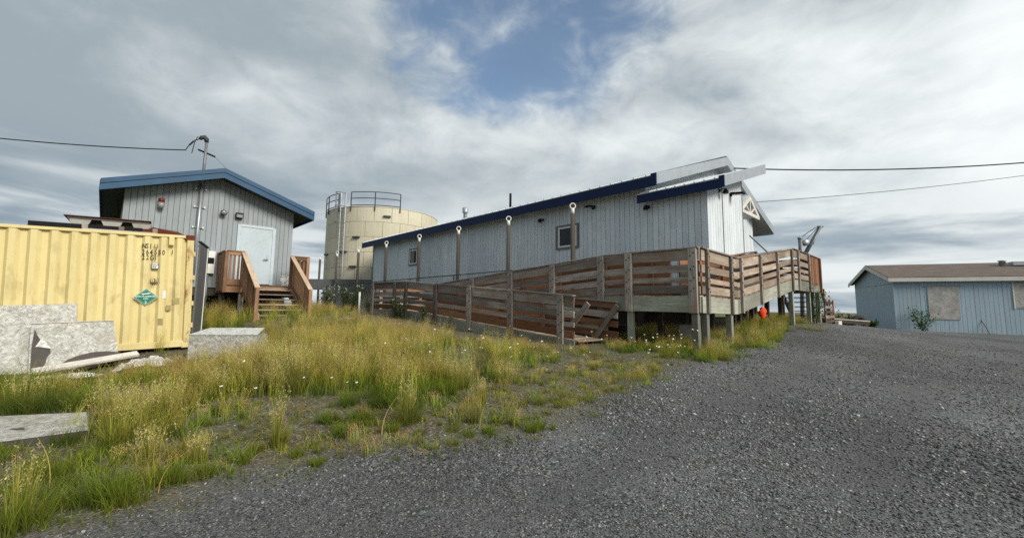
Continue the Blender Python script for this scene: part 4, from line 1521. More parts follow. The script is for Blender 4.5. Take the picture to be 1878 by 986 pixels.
for aa, bb, cnt in ((-160, -120, 3), (-105, -58, 3)):
    rg_ = link('top_railing', None, tank, Matrix.Translation(Vector(tpt(math.radians((aa + bb) / 2), tzt))))
    for k in range(cnt):
        a = math.radians(aa + (bb - aa) * k / (cnt - 1))
        tube('post', [tpt(a, tzt - .35, tr_ + .06), tpt(a, tzt + 1.15, tr_ + .06)], .042, 'dark_metal', rg_, 6)
    for z in (tzt + .1, tzt + .65, tzt + 1.15):
        tube('rail', [tpt(math.radians(a), z, tr_ + .06) for a in np.linspace(aa, bb, 12)], .033, 'dark_metal', rg_, 6)
for a, z in ((-98, 6.9), (-100, 4.6), (-98, 3.4), (-140, 5.7), (-142, 2.6), (-70, 8.6)):
    a = math.radians(a)
    joined('pipe_bracket', [(tpt(a, z, tr_ + .08), np.array([-math.sin(a), math.cos(a), 0]) * .28, np.array([math.cos(a), math.sin(a), 0]) * .08, ZUP * .06)], 'dark_metal', tank)

# utility duct in front of the tank
duct = thing('utility_duct', 'long grey boxed pipe duct running in front of the beige tank to the building', 'duct', (-11, 32, 1.1))
da, db = at(560, 512, 32), at(690, 512, 32)
prev = da[0]
for x0, x1 in zip(np.linspace(-15.7, -7.3, 8)[:-1], np.linspace(-15.7, -7.3, 8)[1:]):
    board('duct_section', (x0 + .006, 32.1, 3.15), (x1 - .006, 32.1, 3.15), .78, .6, (0, -1, 0), 'duct_grey', duct)
for x0 in (-15.2, -12.6, -10.0, -7.6):
    board('leg', (x0, 32.1, g1(x0, 32.1) - .2), (x0, 32.1, 2.76), .14, .14, (0, -1, 0), 'wood_dark', duct)

m_paint('residue', hexc(168, 152, 104), .2, .8, streak=False, dirt=hexc(122, 108, 74), dirt_amt=.8)

# ------------------------------------------------------------------ shipping container
ca = math.radians(50)
cE = nrm([math.sin(ca), math.cos(ca), .038])
cN = np.array([math.cos(ca), -math.sin(ca), 0.0])      # out of the long side, towards the driveway
cU = np.cross(cN, cE)
cU = nrm(cU * np.sign(cU[2]))
C0 = at(348, 636, 10.0)
CLn, CWd, CHt = 6.06, 2.44, 2.60


def CL(x, d, z):
    """x along the long side (0 at the door end, negative to the left), d behind its face, z up"""
    return C0 + cE * x - cN * d + cU * z


def cpix(px, py, d=0.0):
    """pixel -> (x, z) on the plane d behind the long side"""
    r_ = ray(px, py)
    q = C0 - cN * d
    p = CAM + r_ * (((q - CAM) @ cN) / (r_ @ cN))
    return float((p - q) @ cE), float((p - q) @ cU)


cont = thing('shipping_container', 'yellow corrugated shipping container with rusty corner post and green hazard placard', 'container', CL(-3, 1.2, 0))
PER = .285


def corr(x):
    """depth of the corrugation at x"""
    k = ((-x + .06) % PER) / PER
    if k < .30:
        return 0.0
    if k < .48:
        return .060 * (k - .30) / .18
    if k < .78:
        return .060
    return .060 * (1 - (k - .78) / .22)


def corr_panel(name, f, x0, x1, z0, z1, mat):
    xs = [x0]
    k = 0
    xx = x0
    marks = []
    n = int((x1 - x0) / PER) + 2
    for i in range(-2, n + 40):
        base = -(i * PER) + .06
        for q in (0, .30, .48, .78):
            marks.append(base - q * PER)
    xs = sorted(set([round(m, 5) for m in marks if x0 < m < x1] + [x0, x1]))
    V_ = []
    for x in xs:
        for z in (z0, z1):
            V_.append(f(x, .022 + corr(x), z))
    F_ = [[2 * i, 2 * i + 2, 2 * i + 3, 2 * i + 1] for i in range(len(xs) - 1)]
    return poly_mesh(name, V_, F_, mat, cont)


corr_panel('side_panel', CL, -CLn + .12, -.13, .15, CHt - .07, 'container_yellow')
corr_panel('side_panel', lambda x, d, z: CL(x, CWd - d, z), -CLn + .12, -.13, .15, CHt - .07, 'container_yellow')


def cbox(name, x0, x1, d0, d1, z0, z1, mat, parent=None):
    c = CL((x0 + x1) / 2, (d0 + d1) / 2, (z0 + z1) / 2)
    ex, ey_, ez = cE, -cN, cU
    return link(name, box_mesh(x1 - x0, d1 - d0, z1 - z0, mat, .006), parent or cont, frame_M(c, ex, ey_, ez))


for d0 in (0, CWd - .06):
    cbox('top_rail', -CLn + .12, -.10, d0 + .008, d0 + .06, CHt - .075, CHt - .012, 'container_yellow')
    cbox('bottom_rail', -CLn + .12, -.10, d0 + .004, d0 + .06, .02, .165, 'container_yellow')
    for x0, mt in ((-.13, 'container_rust'), (-CLn, 'container_yellow')):
        cbox('corner_post', x0, x0 + .13, d0, d0 + .08, .118, CHt - .118, mt)
        for z0 in (0, CHt - .118):
            cbox('corner_casting', x0 - .03 if x0 > -1 else x0, x0 + .135 if x0 > -1 else x0 + .165, d0 - .006, d0 + .1, z0, z0 + .118, 'rust_block' if z0 > 1 else 'container_yellow')
cbox('roof_sheet', -CLn + .05, -.05, .05, CWd - .05, CHt - .05, CHt - .02, 'container_yellow')
cbox('floor_frame', -CLn + .1, -.1, .06, CWd - .06, .04, .14, 'rust_plate')
cbox('end_wall', -CLn + .02, -CLn + .07, .09, CWd - .09, .12, CHt - .1, 'container_yellow')
cbox('door', -.07, -.02, 1.24, CWd - .09, .12, CHt - .1, 'container_yellow')
# near door leaf standing ajar
hinge = CL(.012, .05, 0)
ld = nrm(np.array([math.sin(math.radians(-28)), math.cos(math.radians(-28)), 0]))
ln2 = np.array([ld[1], -ld[0], 0])
z0_, z1_ = hinge[2] + .14, hinge[2] + CHt - .13
mid = hinge + ld * .62
lf_ = joined('door', [(np.array([mid[0], mid[1], (z0_ + z1_) / 2]), ld * .56, ln2 * .018, ZUP * ((z1_ - z0_) / 2 - .05))], 'duct_grey', cont)
gs = []
for zz_ in (z0_, z1_):
    gs.append((np.array([mid[0], mid[1], zz_]), ld * .6, ln2 * .03, ZUP * .018))
e_ = hinge + ld * 1.2
gs.append((np.array([e_[0], e_[1], (z0_ + z1_) / 2]), ld * .02, ln2 * .032, ZUP * (z1_ - z0_) / 2))
joined('gasket', gs, 'black_rubber', lf_)
e_ = hinge + ld * 1.13
joined('door_edge', [(np.array([e_[0], e_[1], (z0_ + z1_) / 2]) + ln2 * .02, ld * .014, ln2 * .014, ZUP * ((z1_ - z0_) / 2 - .03))], 'white_paint', lf_)
for z in (.45, .95, 1.55, 2.1):
    cbox('hinge', -.01, .035, -.012, .07, z, z + .11, 'container_rust')
cbox('vent_cover', *(lambda a: (a[0] - .05, a[0] + .05))(cpix(315, 441)), -.03, .02, cpix(315, 441)[1] - .11, cpix(315, 441)[1] + .11, 'container_yellow')

DG = None


def text_obj(body, size, origin, ex, ez, mat, parent, name='lettering', align='LEFT', sx=1.0):
    cu_ = bpy.data.curves.new('txt', 'FONT')
    cu_.body = body
    cu_.size = size
    cu_.align_x = align
    cu_.extrude = .0008
    cu_.offset = size * .022
    cu_.resolution_u = 3
    to = bpy.data.objects.new('txt', cu_)
    col.objects.link(to)
    dg = bpy.context.evaluated_depsgraph_get()
    me = bpy.data.meshes.new_from_object(to.evaluated_get(dg))
    bpy.data.objects.remove(to)
    bpy.data.curves.remove(cu_)
    me.materials.clear()
    me.materials.append(MATS[mat])
    me.name = name
    nrm_ = np.cross(ex, ez)
    return link(name, me, parent, frame_M(origin, np.asarray(ex) * sx, ez, nrm_))


def stencil(body, px, py, size, adv):
    x, z = cpix(px, py)
    for ch in body:
        if ch != ' ':
            text_obj(ch, size, CL(x, .0195, z), cE, cU, 'letter_black', cont, 'letter', sx=.62)
        x += adv


stencil('NSIU', 260, 454.5, .155, .0695)
stencil('264550', 260, 465.5, .155, .0695)
stencil('1', 313.5, 466, .155, .0695)
stencil('22G1', 260, 475.5, .155, .0695)
x, z = cpix(284.5, 487)
sl = cbox('height_label', x - .065, x + .065, -.002, .004, z - .07, z + .07, 'letter_black')
sl2 = cbox('height_label_face', x - .056, x + .056, -.006, .0, z - .061, z + .061, 'white_paint', sl)
text_obj('2.6 m', .05, CL(x - .052, -.009, z + .012), cE, cU, 'letter_black', sl)
text_obj("8'6\"", .05, CL(x - .045, -.009, z - .042), cE, cU, 'letter_black', sl)
x, z = cpix(283, 514)
for k in (-1, 1):
    xa = x + k * .034
    tag_b = cbox('code_frame', xa - .034, xa + .034, -.002, .004, z - .045, z + .045, 'letter_black')
    cbox('code_face', xa - .026, xa + .026, -.006, .0, z - .037, z + .037, 'container_yellow', tag_b)
    text_obj('i' if k < 0 else 'c', .085, CL(xa - (.012 if k < 0 else .022), -.009, z - .026), cE, cU, 'letter_black', tag_b)
text_obj('61', .07, CL(x - .045, -.002, z - .11), cE, cU, 'letter_black', cont)
x, z = cpix(267.5, 544.5)
for r_, d_, mt in ((.215, -.004, 'white_paint'), (.203, -.008, 'placard_green'), (.178, -.0105, 'white_paint'), (.172, -.013, 'placard_green')):
    pl_ = prism('placard' if r_ == .215 else 'placard_layer', [CL(x - r_, d_, z), CL(x, d_, z - r_ * .9), CL(x + r_, d_, z), CL(x, d_, z + r_ * .9)], cN * .003, mt, cont if r_ == .215 else pl0)
    if r_ == .215:
        pl0 = pl_
for body, size, dz_ in (('NON-FLAMMABLE', .046, .0), ('GAS', .046, -.05), ('2', .075, -.14)):
    text_obj(body, size, CL(x, -.0175, z + dz_), cE, cU, 'white_paint', pl0, align='CENTER')
board('gas_cylinder_mark', CL(x - .07, -.018, z + .062), CL(x + .07, -.018, z + .085), .022, .002, cN, 'white_paint', pl0)
x, z = cpix(301, 540)
cbox('worn_sticker', x - .03, x + .03, .016, .0205 + .0, z - .09, z + .09, 'white_paint')
for px_, py_, hw_, hh_ in ((323, 552, .06, .075), (309, 564, .045, .06), (294, 590, .045, .075)):
    x, z = cpix(px_, py_)
    cbox('label_residue', x - hw_, x + hw_, .017, .0208, z - hh_, z + hh_, 'residue')

# ---- things lying on the container roof
zr = CHt - .015
base_s = thing('steel_tray', 'long black steel tray lying on the container roof, left end', 'tray', CL(-3.0, .5, zr))
xa, xb = cpix(58, 405, .35)[0], cpix(262, 415, .35)[0]
cbox('tray_floor', xa, xb, .3, 1.25, zr, zr + .02, 'black_metal', base_s)
for d0, d1 in ((.28, .3), (1.25, 1.27)):
    cbox('tray_side', xa - .04, xb, d0, d1, zr, zr + .14, 'black_metal', base_s)
cbox('tray_end', xa - .04, xa - .02, .3, 1.25, zr, zr + .14, 'black_metal', base_s)
pal = thing('plastic_pallet', 'pale pallet with a dark sheet nailed on top, resting upside down on the container tray', 'pallet', CL(-2.1, .6, zr + .15))
xa, xb = cpix(122, 390, .5)[0], cpix(275, 400, .5)[0]
cbox('deck_sheet', xa - .03, xb + .03, .36, 1.4, zr + .31, zr + .33, 'rust_plate', pal)
cbox('deck_board', xa + .02, xb, .42, 1.34, zr + .27, zr + .31, 'foam_grey', pal)
wr = (xb - xa)
for k in range(3):
    c_ = xa + wr * (.16 + k * .37)
    hw_ = wr * .13
    for d0 in (.44, .85, 1.22):
        prism('runner_block', [CL(c_ - hw_, d0, zr + .268), CL(c_ + hw_, d0, zr + .268), CL(c_ + hw_ * .72, d0, zr + .145), CL(c_ - hw_ * .72, d0, zr + .145)], -cN * .1, 'foam_grey', pal)
rs_ = thing('rusty_sheet', 'rusty red steel sheet curled on the container roof, right end', 'sheet metal', CL(-.6, .6, zr))
xa, xb = cpix(252, 415, .4)[0], cpix(340, 425, .4)[0]
prism('sheet', [CL(xa, .3, zr + .12), CL(xb, .32, zr + .03), CL(xb - .12, 1.3, zr + .24), CL(xa + .05, 1.3, zr + .34)], ZUP * .012, 'rust_plate', rs_)
prism('folded_edge', [CL(xa, .3, zr + .0), CL(xb, .32, zr - .0), CL(xb + .02, .32, zr + .035), CL(xa + (xb - xa) * .45, .3, zr + .15), CL(xa, .3, zr + .12)], -cN * .014, 'rust_plate', rs_)
bt = thing('timber_batten', 'pale timber batten with short blocks along the container roof edge', 'timber', CL(-1.4, .2, zr))
xa, xb = cpix(152, 411, .12)[0], cpix(286, 421, .12)[0]
cbox('batten', xa, xb, .1, .16, zr + .0, zr + .035, 'wood_stake', bt)
for q in (155, 223, 285):
    xq = cpix(q, 412, .13)[0]
    cbox('block', xq - .045, xq + .045, .165, .25, zr, zr + .13, 'wood_grey', bt)


# ------------------------------------------------------------------ insulation boards and scrap beside the container
def pf(px, py, d):
    x_, z_ = cpix(px, py, -d)
    return CL(x_, -d, z_)


def panel4(name, label, cat, corners, th, mat, edge_mat=None, out=None):
    c = [np.asarray(p, float) for p in corners]
    n_ = nrm(np.cross(c[1] - c[0], c[3] - c[0]))
    if n_ @ (CAM - c[0]) < 0:
        n_ = -n_
    b = sum(c) / 4
    o = thing(name, label, cat, np.array([b[0], b[1], min(p[2] for p in c)]))
    prism('core', c, -n_ * th, edge_mat or mat, o)
    # wavy facing sheet, subdivided and slightly dented
    N = 14
    V_, F_ = [], []
    for i in range(N + 1):
        for j in range(N + 1):
            a_, b_ = i / N, j / N
            p = (c[0] * (1 - a_) + c[1] * a_) * (1 - b_) + (c[3] * (1 - a_) + c[2] * a_) * b_
            e = min(i, j, N - i, N - j) > 0
            V_.append(p + n_ * (.004 + (rng.uniform(0, .011) if e else 0)))
    for i in range(N):
        for j in range(N):
            k = i * (N + 1) + j
            F_.append([k, k + N + 1, k + N + 2, k + 1])
    s_ = poly_mesh('facing', V_, F_, mat, o, smooth=True)
    bm = bmesh.new()
    bm.from_mesh(s_.data)
    bmesh.ops.recalc_face_normals(bm, faces=bm.faces[:])
    bm.normal_update()
    if sum((f.normal for f in bm.faces), Vector()).dot(Vector(n_)) < 0:
        bmesh.ops.reverse_faces(bm, faces=bm.faces[:])
    bm.to_mesh(s_.data)
    bm.free()
    return o, n_


panel4('insulation_board', 'stained grey board leaning highest against the yellow container, rust mark near its corner', 'board',
       [pf(-160, 566, .06), pf(142, 556, .06), pf(138, 640, .52), pf(-160, 690, .52)], .03, 'foil')
panel4('insulation_board', 'silver foil board leaning at the left picture edge below the stained grey board', 'board',
       [pf(-170, 604, .50), pf(64, 600, .50), pf(60, 703, 1.15), pf(-190, 735, 1.15)], .06, 'foil', 'foam_grey')
fb_, fnn = panel4('insulation_board', 'torn silver foil board with dark hole leaning in front of the container', 'board',
                  [pf(57, 594, .62), pf(208, 588, .44), pf(217, 650, .82), pf(50, 702, 1.22)], .06, 'foil', 'foam_grey')
CB = [pf(57, 594, .62), pf(208, 588, .44), pf(217, 650, .82), pf(50, 702, 1.22)]


def on_b(px, py, o=.02):
    a_ = (px - 55) / 155
    yt, yb = 594 - 6 * a_, 702 - 52 * a_
    b_ = (py - yt) / (yb - yt)
    p = (CB[0] * (1 - a_) + CB[1] * a_) * (1 - b_) + (CB[3] * (1 - a_) + CB[2] * a_) * b_
    return p + fnn * o


def sheet_fan(name, pts, mat, parent):
    V_ = list(pts)
    c = sum(V_) / len(V_)
    V_.append(c)
    n = len(pts)
    return poly_mesh(name, V_, [[i, (i + 1) % n, n] for i in range(n)], mat, parent)


hole_px = [(62, 605), (66, 615), (72, 625), (74, 632), (69, 637), (89, 642), (90, 650), (84, 658), (82, 668), (78, 675), (58, 684), (58, 640), (60, 620)]
sheet_fan('torn_hole', [on_b(x_, y_, .019) for x_, y_ in hole_px], 'foam_dark', fb_)
flp = [(64, 640), (70, 630), (75, 621), (82, 631), (90, 643), (78, 641), (69, 639)]
sheet_fan('foil_flap', [on_b(x_, y_, .03 + .035 * random.random()) for x_, y_ in flp], 'foil_bright', fb_)
tear = [(105, 672), (118, 662), (135, 655), (160, 648), (190, 645), (214, 646), (216, 651), (180, 655), (150, 662), (125, 672)]
sheet_fan('torn_hole', [on_b(x_, y_, .018) for x_, y_ in tear], 'foam_dark', fb_)
board('top_edge_strip', CB[0] + ZUP * .012, CB[1] + ZUP * .012, .06, .012, ZUP, 'wood_stake', fb_)

pa, pb_ = pf(56, 700, 1.42), pf(252, 660, 1.02)
plk = thing('timber_plank', 'long pale plank lying on rubble in front of the torn foil board', 'timber', (pa + pb_) / 2)
board('plank', pa + ZUP * .17, pb_ + ZUP * .13, .16, .05, nrm(np.array([.2, -.5, 1])), 'wood_stake', plk)
board('lower_plank', pa + ZUP * .07 + np.array([.25, -.1, 0]), pb_ + ZUP * .05 + np.array([-.3, -.1, 0]), .2, .06, ZUP, 'wood_dark', plk)


def crumple(name, label, cat, c, ex, ey_, hx, hy, hz, mat, n=16, seed=1):
    r_ = np.random.default_rng(seed)
    V_, F_ = [], []
    for i in range(n + 1):
        for j in range(n + 1):
            a_, b_ = i / n * 2 - 1, j / n * 2 - 1
            e = max(0, 1 - (a_ * a_ + b_ * b_) * .55)
            p = np.asarray(c) + ex * hx * (a_ + r_.normal(0, .04)) + ey_ * hy * (b_ + r_.normal(0, .05))
            V_.append(np.array([p[0], p[1], g1(p[0], p[1]) + .02 + hz * e * r_.uniform(.25, 1.0)]))
    for i in range(n):
        for j in range(n):
            k = i * (n + 1) + j
            F_ += [[k, k + n + 1, k + n + 2], [k, k + n + 2, k + 1]]
    o = poly_mesh(name, V_, F_, mat)
    tag(o, label, cat)
    return o


c_ = ghit(268, 676)
crumple('foil_scrap', 'crumpled bright foil scrap on the grass in front of the container', 'scrap', c_, nrm(np.array([.93, .35, 0])), nrm(np.array([-.35, .93, 0])), .42, .18, .22, 'foil_bright', seed=3)
c_ = ghit(225, 668)
crumple('scrap_heap', 'dark crumpled insulation scrap between the plank and the container', 'scrap', c_, nrm(np.array([.8, .6, 0])), nrm(np.array([-.6, .8, 0])), .62, .22, .16, 'foam_dark', seed=5)
c_ = ghit(120, 697)
crumple('foil_scrap', 'flattened foil scrap tucked under the long pale plank', 'scrap', c_, nrm(np.array([.8, .6, 0])), nrm(np.array([-.6, .8, 0])), .42, .13, .1, 'foil_bright', seed=8)

# board lying flat in the grass
lp = [ghit(-150, 786), ghit(157, 771), ghit(161, 806), ghit(-150, 850)]
zt = max(p[2] for p in lp) + .1
panel4('insulation_board', 'grey foil board lying flat in the grass at the left picture edge', 'board', [np.array([p[0], p[1], p[2] + .09]) for p in lp], .07, 'foil', 'foam_dark')

# foil-topped block right of the container
bl = [at(347, 613, 8.9), at(472, 607, 9.15)]
ex = nrm((bl[1] - bl[0]) * np.array([1, 1, 0]))
eb = np.array([-ex[1], ex[0], 0])
L_ = np.linalg.norm((bl[1] - bl[0])[:2])
blk = thing('insulation_block', 'pale insulation block with white foil top, at the right corner of the container', 'block', (bl[0] + bl[1]) / 2 - ZUP * .5)
zt = bl[0][2]
gb = g1(*bl[0][:2]) - .1
prism('core', [bl[0] * [1, 1, 0] + ZUP * gb, bl[1] * [1, 1, 0] + ZUP * gb, bl[1] * [1, 1, 0] + ZUP * (zt - .012), bl[0] * [1, 1, 0] + ZUP * (zt - .012)], eb * .62, 'foil', blk)
prism('facing', [bl[0] * [1, 1, 0] + ZUP * (zt - .010) - eb * .015, bl[1] * [1, 1, 0] + ZUP * (zt - .010) - eb * .015 + ex * .01, bl[1] * [1, 1, 0] + ZUP * (zt + .10) + eb * .60 - ex * .06, bl[0] * [1, 1, 0] + ZUP * (zt + .10) + eb * .60 + ex * .12], ZUP * .012, 'foil_bright', blk)

# ------------------------------------------------------------------ blue mobile home
K0 = at(1645, 602, 26.0)
K0[2] = 0
mA, mB = nrm([.928, -.374, 0]), nrm([.374, .928, 0])
ML, MW = 13.0, 6.3
mh = thing('mobile_home', 'faded blue mobile home with brown shingle roof and boarded windows', 'house', K0 + ZUP * .5)


def MP(a, b, z):
    return K0 + mA * a + mB * b + ZUP * z


mzb, mze, mzr = .25, 3.55, 4.72
mrz = lambda b: mzr - abs(b - MW / 2) * (mzr - 3.66) / (MW / 2 + .28)
slab_wall('wall', MP(0, 0, 0), MP(ML, 0, 0), mzb, mze - .05, mB, 'wall_core', mh)
npn = 10
for i in range(npn):
    # grooved panels, 1.22 m wide
    a0 = i * 1.22
    V_, F_ = [], []
    prof = []
    nb = 6
    for k in range(nb):
        x0 = k * 1.216 / nb
        x1 = (k + 1) * 1.216 / nb
        prof += [(x0, .006), (x0 + .006, .016), (x1 - .012, .016), (x1 - .006, .006)]
    for x, y in prof:
        for z in (mzb, mze - .06):
            V_.append(np.array([x, -y, z]))
    me_key = 'mhpanel'
    if me_key not in _cache:
        me = bpy.data.meshes.new('siding_panel')
        me.from_pydata([tuple(mA * v_[0] + mB * v_[1] + ZUP * v_[2]) for v_ in V_], [], [[2 * q, 2 * q + 2, 2 * q + 3, 2 * q + 1] for q in range(len(prof) - 1)])
        me.materials.append(MATS['siding_blue'])
        _cache[me_key] = me
    link('siding_panel', _cache[me_key], mh, Matrix.Translation(Vector(MP(a0, -.002, 0))))
ew = prism('end_wall', [MP(0, 0, mzb), MP(0, MW, mzb), MP(0, MW, mrz(MW) - .14), MP(0, MW / 2, mzr - .14), MP(0, 0, mrz(0) - .14)], mA * .12, 'wall_core', mh)
for i in range(5):
    b0, b1 = i * MW / 5, (i + 1) * MW / 5 - .008
    prism('siding_panel', [MP(-.001, b0, mzb), MP(-.001, b1, mzb), MP(-.001, b1, 3.30), MP(-.001, b0, 3.30)], -mA * .014, 'siding_blue', mh)
prism('gable_panel', [MP(-.001, .0, 3.32), MP(-.001, MW, 3.32), MP(-.001, MW, mrz(MW) - .12), MP(-.001, MW / 2, mzr - .14), MP(-.001, 0, mrz(0) - .12)], -mA * .02, 'siding_blue', mh)
board('corner_trim', MP(-.02, -.02, mzb), MP(-.02, -.02, mze - .1), .07, .07, -mB, 'siding_blue', mh)
slab_wall('wall', MP(0, MW, 0), MP(ML, MW, 0), mzb, mze - .05, -mB, 'siding_blue', mh)
slab_wall('end_wall', MP(ML, 0, 0), MP(ML, MW, 0), mzb, mze - .05, -mA, 'siding_blue', mh)
rf = None
for b0, b1 in ((-.3, MW / 2), (MW / 2, MW + .3)):
    ey = nrm(MP(0, b1, mrz(b1)) - MP(0, b0, mrz(b0)))
    r0 = link('roof', None, mh, Matrix.Translation(Vector(MP(-.3, b0, mrz(b0))))) if False else None
    Lr = np.linalg.norm(MP(0, b1, mrz(b1)) - MP(0, b0, mrz(b0)))
    ez = np.cross(mA, ey)
    c = (MP(-.32, b0, mrz(b0)) + MP(ML + .3, b1, mrz(b1))) / 2
    link('roof_slope', box_mesh(ML + .62, Lr, .07, 'shingles', .01), mh, frame_M(c, mA, ey, ez))
    prism('rake_fascia', [MP(-.335, b0, mrz(b0) - .24), MP(-.335, b1, mrz(b1) - .24), MP(-.335, b1, mrz(b1) - .0), MP(-.335, b0, mrz(b0) - .0)], mA * .03, 'trim_cream', mh)
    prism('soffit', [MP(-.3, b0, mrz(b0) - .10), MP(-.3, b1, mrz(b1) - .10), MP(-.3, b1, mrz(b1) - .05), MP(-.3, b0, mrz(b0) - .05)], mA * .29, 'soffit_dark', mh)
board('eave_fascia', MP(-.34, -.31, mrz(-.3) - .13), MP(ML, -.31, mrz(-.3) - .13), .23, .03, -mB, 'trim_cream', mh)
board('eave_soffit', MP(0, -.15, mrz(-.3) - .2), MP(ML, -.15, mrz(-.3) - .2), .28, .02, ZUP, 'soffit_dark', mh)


def mpix(px, py):
    r_ = ray(px, py)
    p = CAM + r_ * (((K0 - CAM) @ mB) / (r_ @ mB))
    return float((p - K0) @ mA), float(p[2])


for (x0, y0), (x1, y1) in (((1699, 524), (1762, 586)), ((1858, 518), (1890, 565))):
    a0, z1 = mpix(x0, y0)
    a1, z0 = mpix(x1, y1)
    bw = joined('window_board', [(MP((a0 + a1) / 2, -.036, (z0 + z1) / 2), mA * (a1 - a0) / 2, mB * .018, ZUP * (z1 - z0) / 2)], 'osb', mh)
    fr = []
    for sg_ in (-1, 1):
        fr.append((MP((a0 + a1) / 2 + sg_ * ((a1 - a0) / 2 + .05), -.04, (z0 + z1) / 2), mA * .035, mB * .02, ZUP * ((z1 - z0) / 2 + .05)))
    if x0 > 1800:
        joined('window_trim', fr, 'trim_cream', bw)
    # batten screwed across the head
    board('cross_batten', MP(a0 - .2, -.062, z1 - .03), MP(a1 + .15, -.062, z1 - .02), .03, .012, -mB, 'wood_grey', bw)
a_, z_ = mpix(1805, 590)
q = MP(mpix(1848, 480)[0] + .9, 2.2, mrz(2.2))
vt = link('roof_vent', None, mh, Matrix.Translation(Vector(q)))
tube('vent_stack', [q - ZUP * .05, q + ZUP * .30, q + ZUP * .31, q + ZUP * .36], [.15, .15, .19, .19], 'galvanised', vt, 14)
joined('vent_box', [(q + mA * .75 + ZUP * .16, mA * .36, mB * .2, ZUP * .11)], 'galvanised', vt)
# thin stick leaning on the wall
sa, sb = MP(mpix(1808, 609)[0], -.35, 0), MP(mpix(1800, 588)[0], -.02, mpix(1800, 588)[1])
sa[2] = g1(sa[0], sa[1])
lst = thing('stick', 'thin dark stick leaning against the blue mobile home wall', 'stick', sa)
tube('shaft', [sa - ZUP * .05, (sa + sb) / 2 + mA * .01, sb], [.02, .018, .014], 'wood_dark', lst, 6)
tube('broken_tip', [sb, sb + ZUP * .05 - mA * .05], [.014, .006], 'wood_dark', lst, 5)

# tyre and timber beside it
tc_ = at(1574, 584, 24)
tz_ = g1(tc_[0], tc_[1]) + .22
ty = thing('tyre', 'black tyre standing by the blind end of the blue mobile home', 'tyre', np.array([tc_[0], tc_[1], tz_ - .46]))
for nm, R_, r_, mt in (('tread', .36, .14, 'black_rubber'), ('rim', .20, .05, 'dark_metal')):
    ring = [np.array([tc_[0], tc_[1], tz_]) + (rt * math.cos(a) + ZUP * math.sin(a)) * R_ for a in np.linspace(0, 2 * math.pi, 24, endpoint=False)]
    tube(nm, ring, r_, mt, ty, 10, closed=True)
for nm, x0, y0, x1, y1, Y_, lab in (('timber_beam', 1512, 594, 1592, 596, 20.5, 'grey timber beam lying on the gravel between the stair and the mobile home'),):
    a, b = at(x0, y0, Y_), at(x1, y1, Y_ + .5)
    a[2], b[2] = g1(a[0], a[1]) + .16, g1(b[0], b[1]) + .20
    o = thing(nm, lab, 'timber', (a + b) / 2 - ZUP * .15)
    board('top_plank', a + ZUP * .11, b + ZUP * .11, .26, .06, ZUP, 'wood_grey', o)
    board('bottom_plank', a, b, .2, .14, ZUP, 'wood_dark', o)

# ------------------------------------------------------------------ davit hoist behind the platform
hp = W(1.6, 16.3)
hg = g1(hp[0], hp[1])
ho = thing('davit_hoist', 'grey steel davit hoist with pulley and slanted boom behind the ramp', 'hoist', hp * [1, 1, 0] + ZUP * hg)
Yh = hp[1]
pt_ = lambda x, y: at(x, y, Yh)
tube('mast', [pt_(1471, 575) * [1, 1, 0] + ZUP * hg, pt_(1470, 470), pt_(1467, 437)], .1, 'grey_metal', ho, 10)
tube('mast_cap', [pt_(1467, 438), pt_(1467, 435)], .12, 'galvanised', ho, 10)
b0, b1 = pt_(1474, 470), pt_(1504, 416)
sd_ = np.array([0, 1.0, 0])
for k in (-1, 1):
    tube('boom', [b0 + sd_ * .1 * k, b1 + sd_ * .06 * k], .06, 'grey_metal', ho, 8)
for f_ in (.25, .5, .75):
    m_ = b0 * (1 - f_) + b1 * f_
    tube('boom_lacing', [m_ - sd_ * .1, m_ + sd_ * .1], .03, 'grey_metal', ho, 6)
tube('boom_tip', [b1 - rt * .12, b1 + rt * .14 + ZUP * .02], .06, 'grey_metal', ho, 8)
w_ = pt_(1477, 445)
tube('winch_drum', [w_ - sd_ * .12, w_ - sd_ * .1, w_ + sd_ * .1, w_ + sd_ * .12], [.15, .16, .16, .15], 'galvanised', ho, 16)
tube('stay_cable', [pt_(1467, 437), pt_(1483, 425), pt_(1498, 416)], .02, 'dark_metal', ho, 5)
tube('stay_cable', [pt_(1478, 440), pt_(1500, 417)], .016, 'dark_metal', ho, 5)
tube('stay_cable', [pt_(1464, 465), pt_(1466, 440)], .018, 'dark_metal', ho, 5)
tube('boom_bracket', [pt_(1487, 448), pt_(1492, 447), pt_(1493, 442)], .025, 'grey_metal', ho, 5)


# ------------------------------------------------------------------ overhead wires
def wire(label, a, b, sag, r, n=24):
    pts = [a + (b - a) * k / n - ZUP * sag * 4 * (k / n) * (1 - k / n) for k in range(n + 1)]
    o = tube('overhead_wire', pts, r, 'black_rubber', None, 6)
    tag(o, label, 'wire', 'overhead power wires')
    return o


q = W(SS - .1, -7.58, 7.06)
wire('dark service wire running from the left picture edge to the mast on the shed', q - V * .55 - ZUP * .42, at(-260, 222, 12.5), .16, .018)
wire('thick dark power wire rising from the silver roof peak to the right edge', W(2.85, 10.6, 8.05), at(2050, 282, 19), .35, .030)
wire('thin power wire below the thick one, from the back eave to the right edge', W(2.85, 13.6, 7.0), at(2050, 297, 22), .22, .014)
hk = tube('service_hook', [W(2.86, 10.3, 8.12), W(2.80, 10.45, 8.22), W(2.82, 10.6, 8.06)], .03, 'black_rubber', lb, 6)

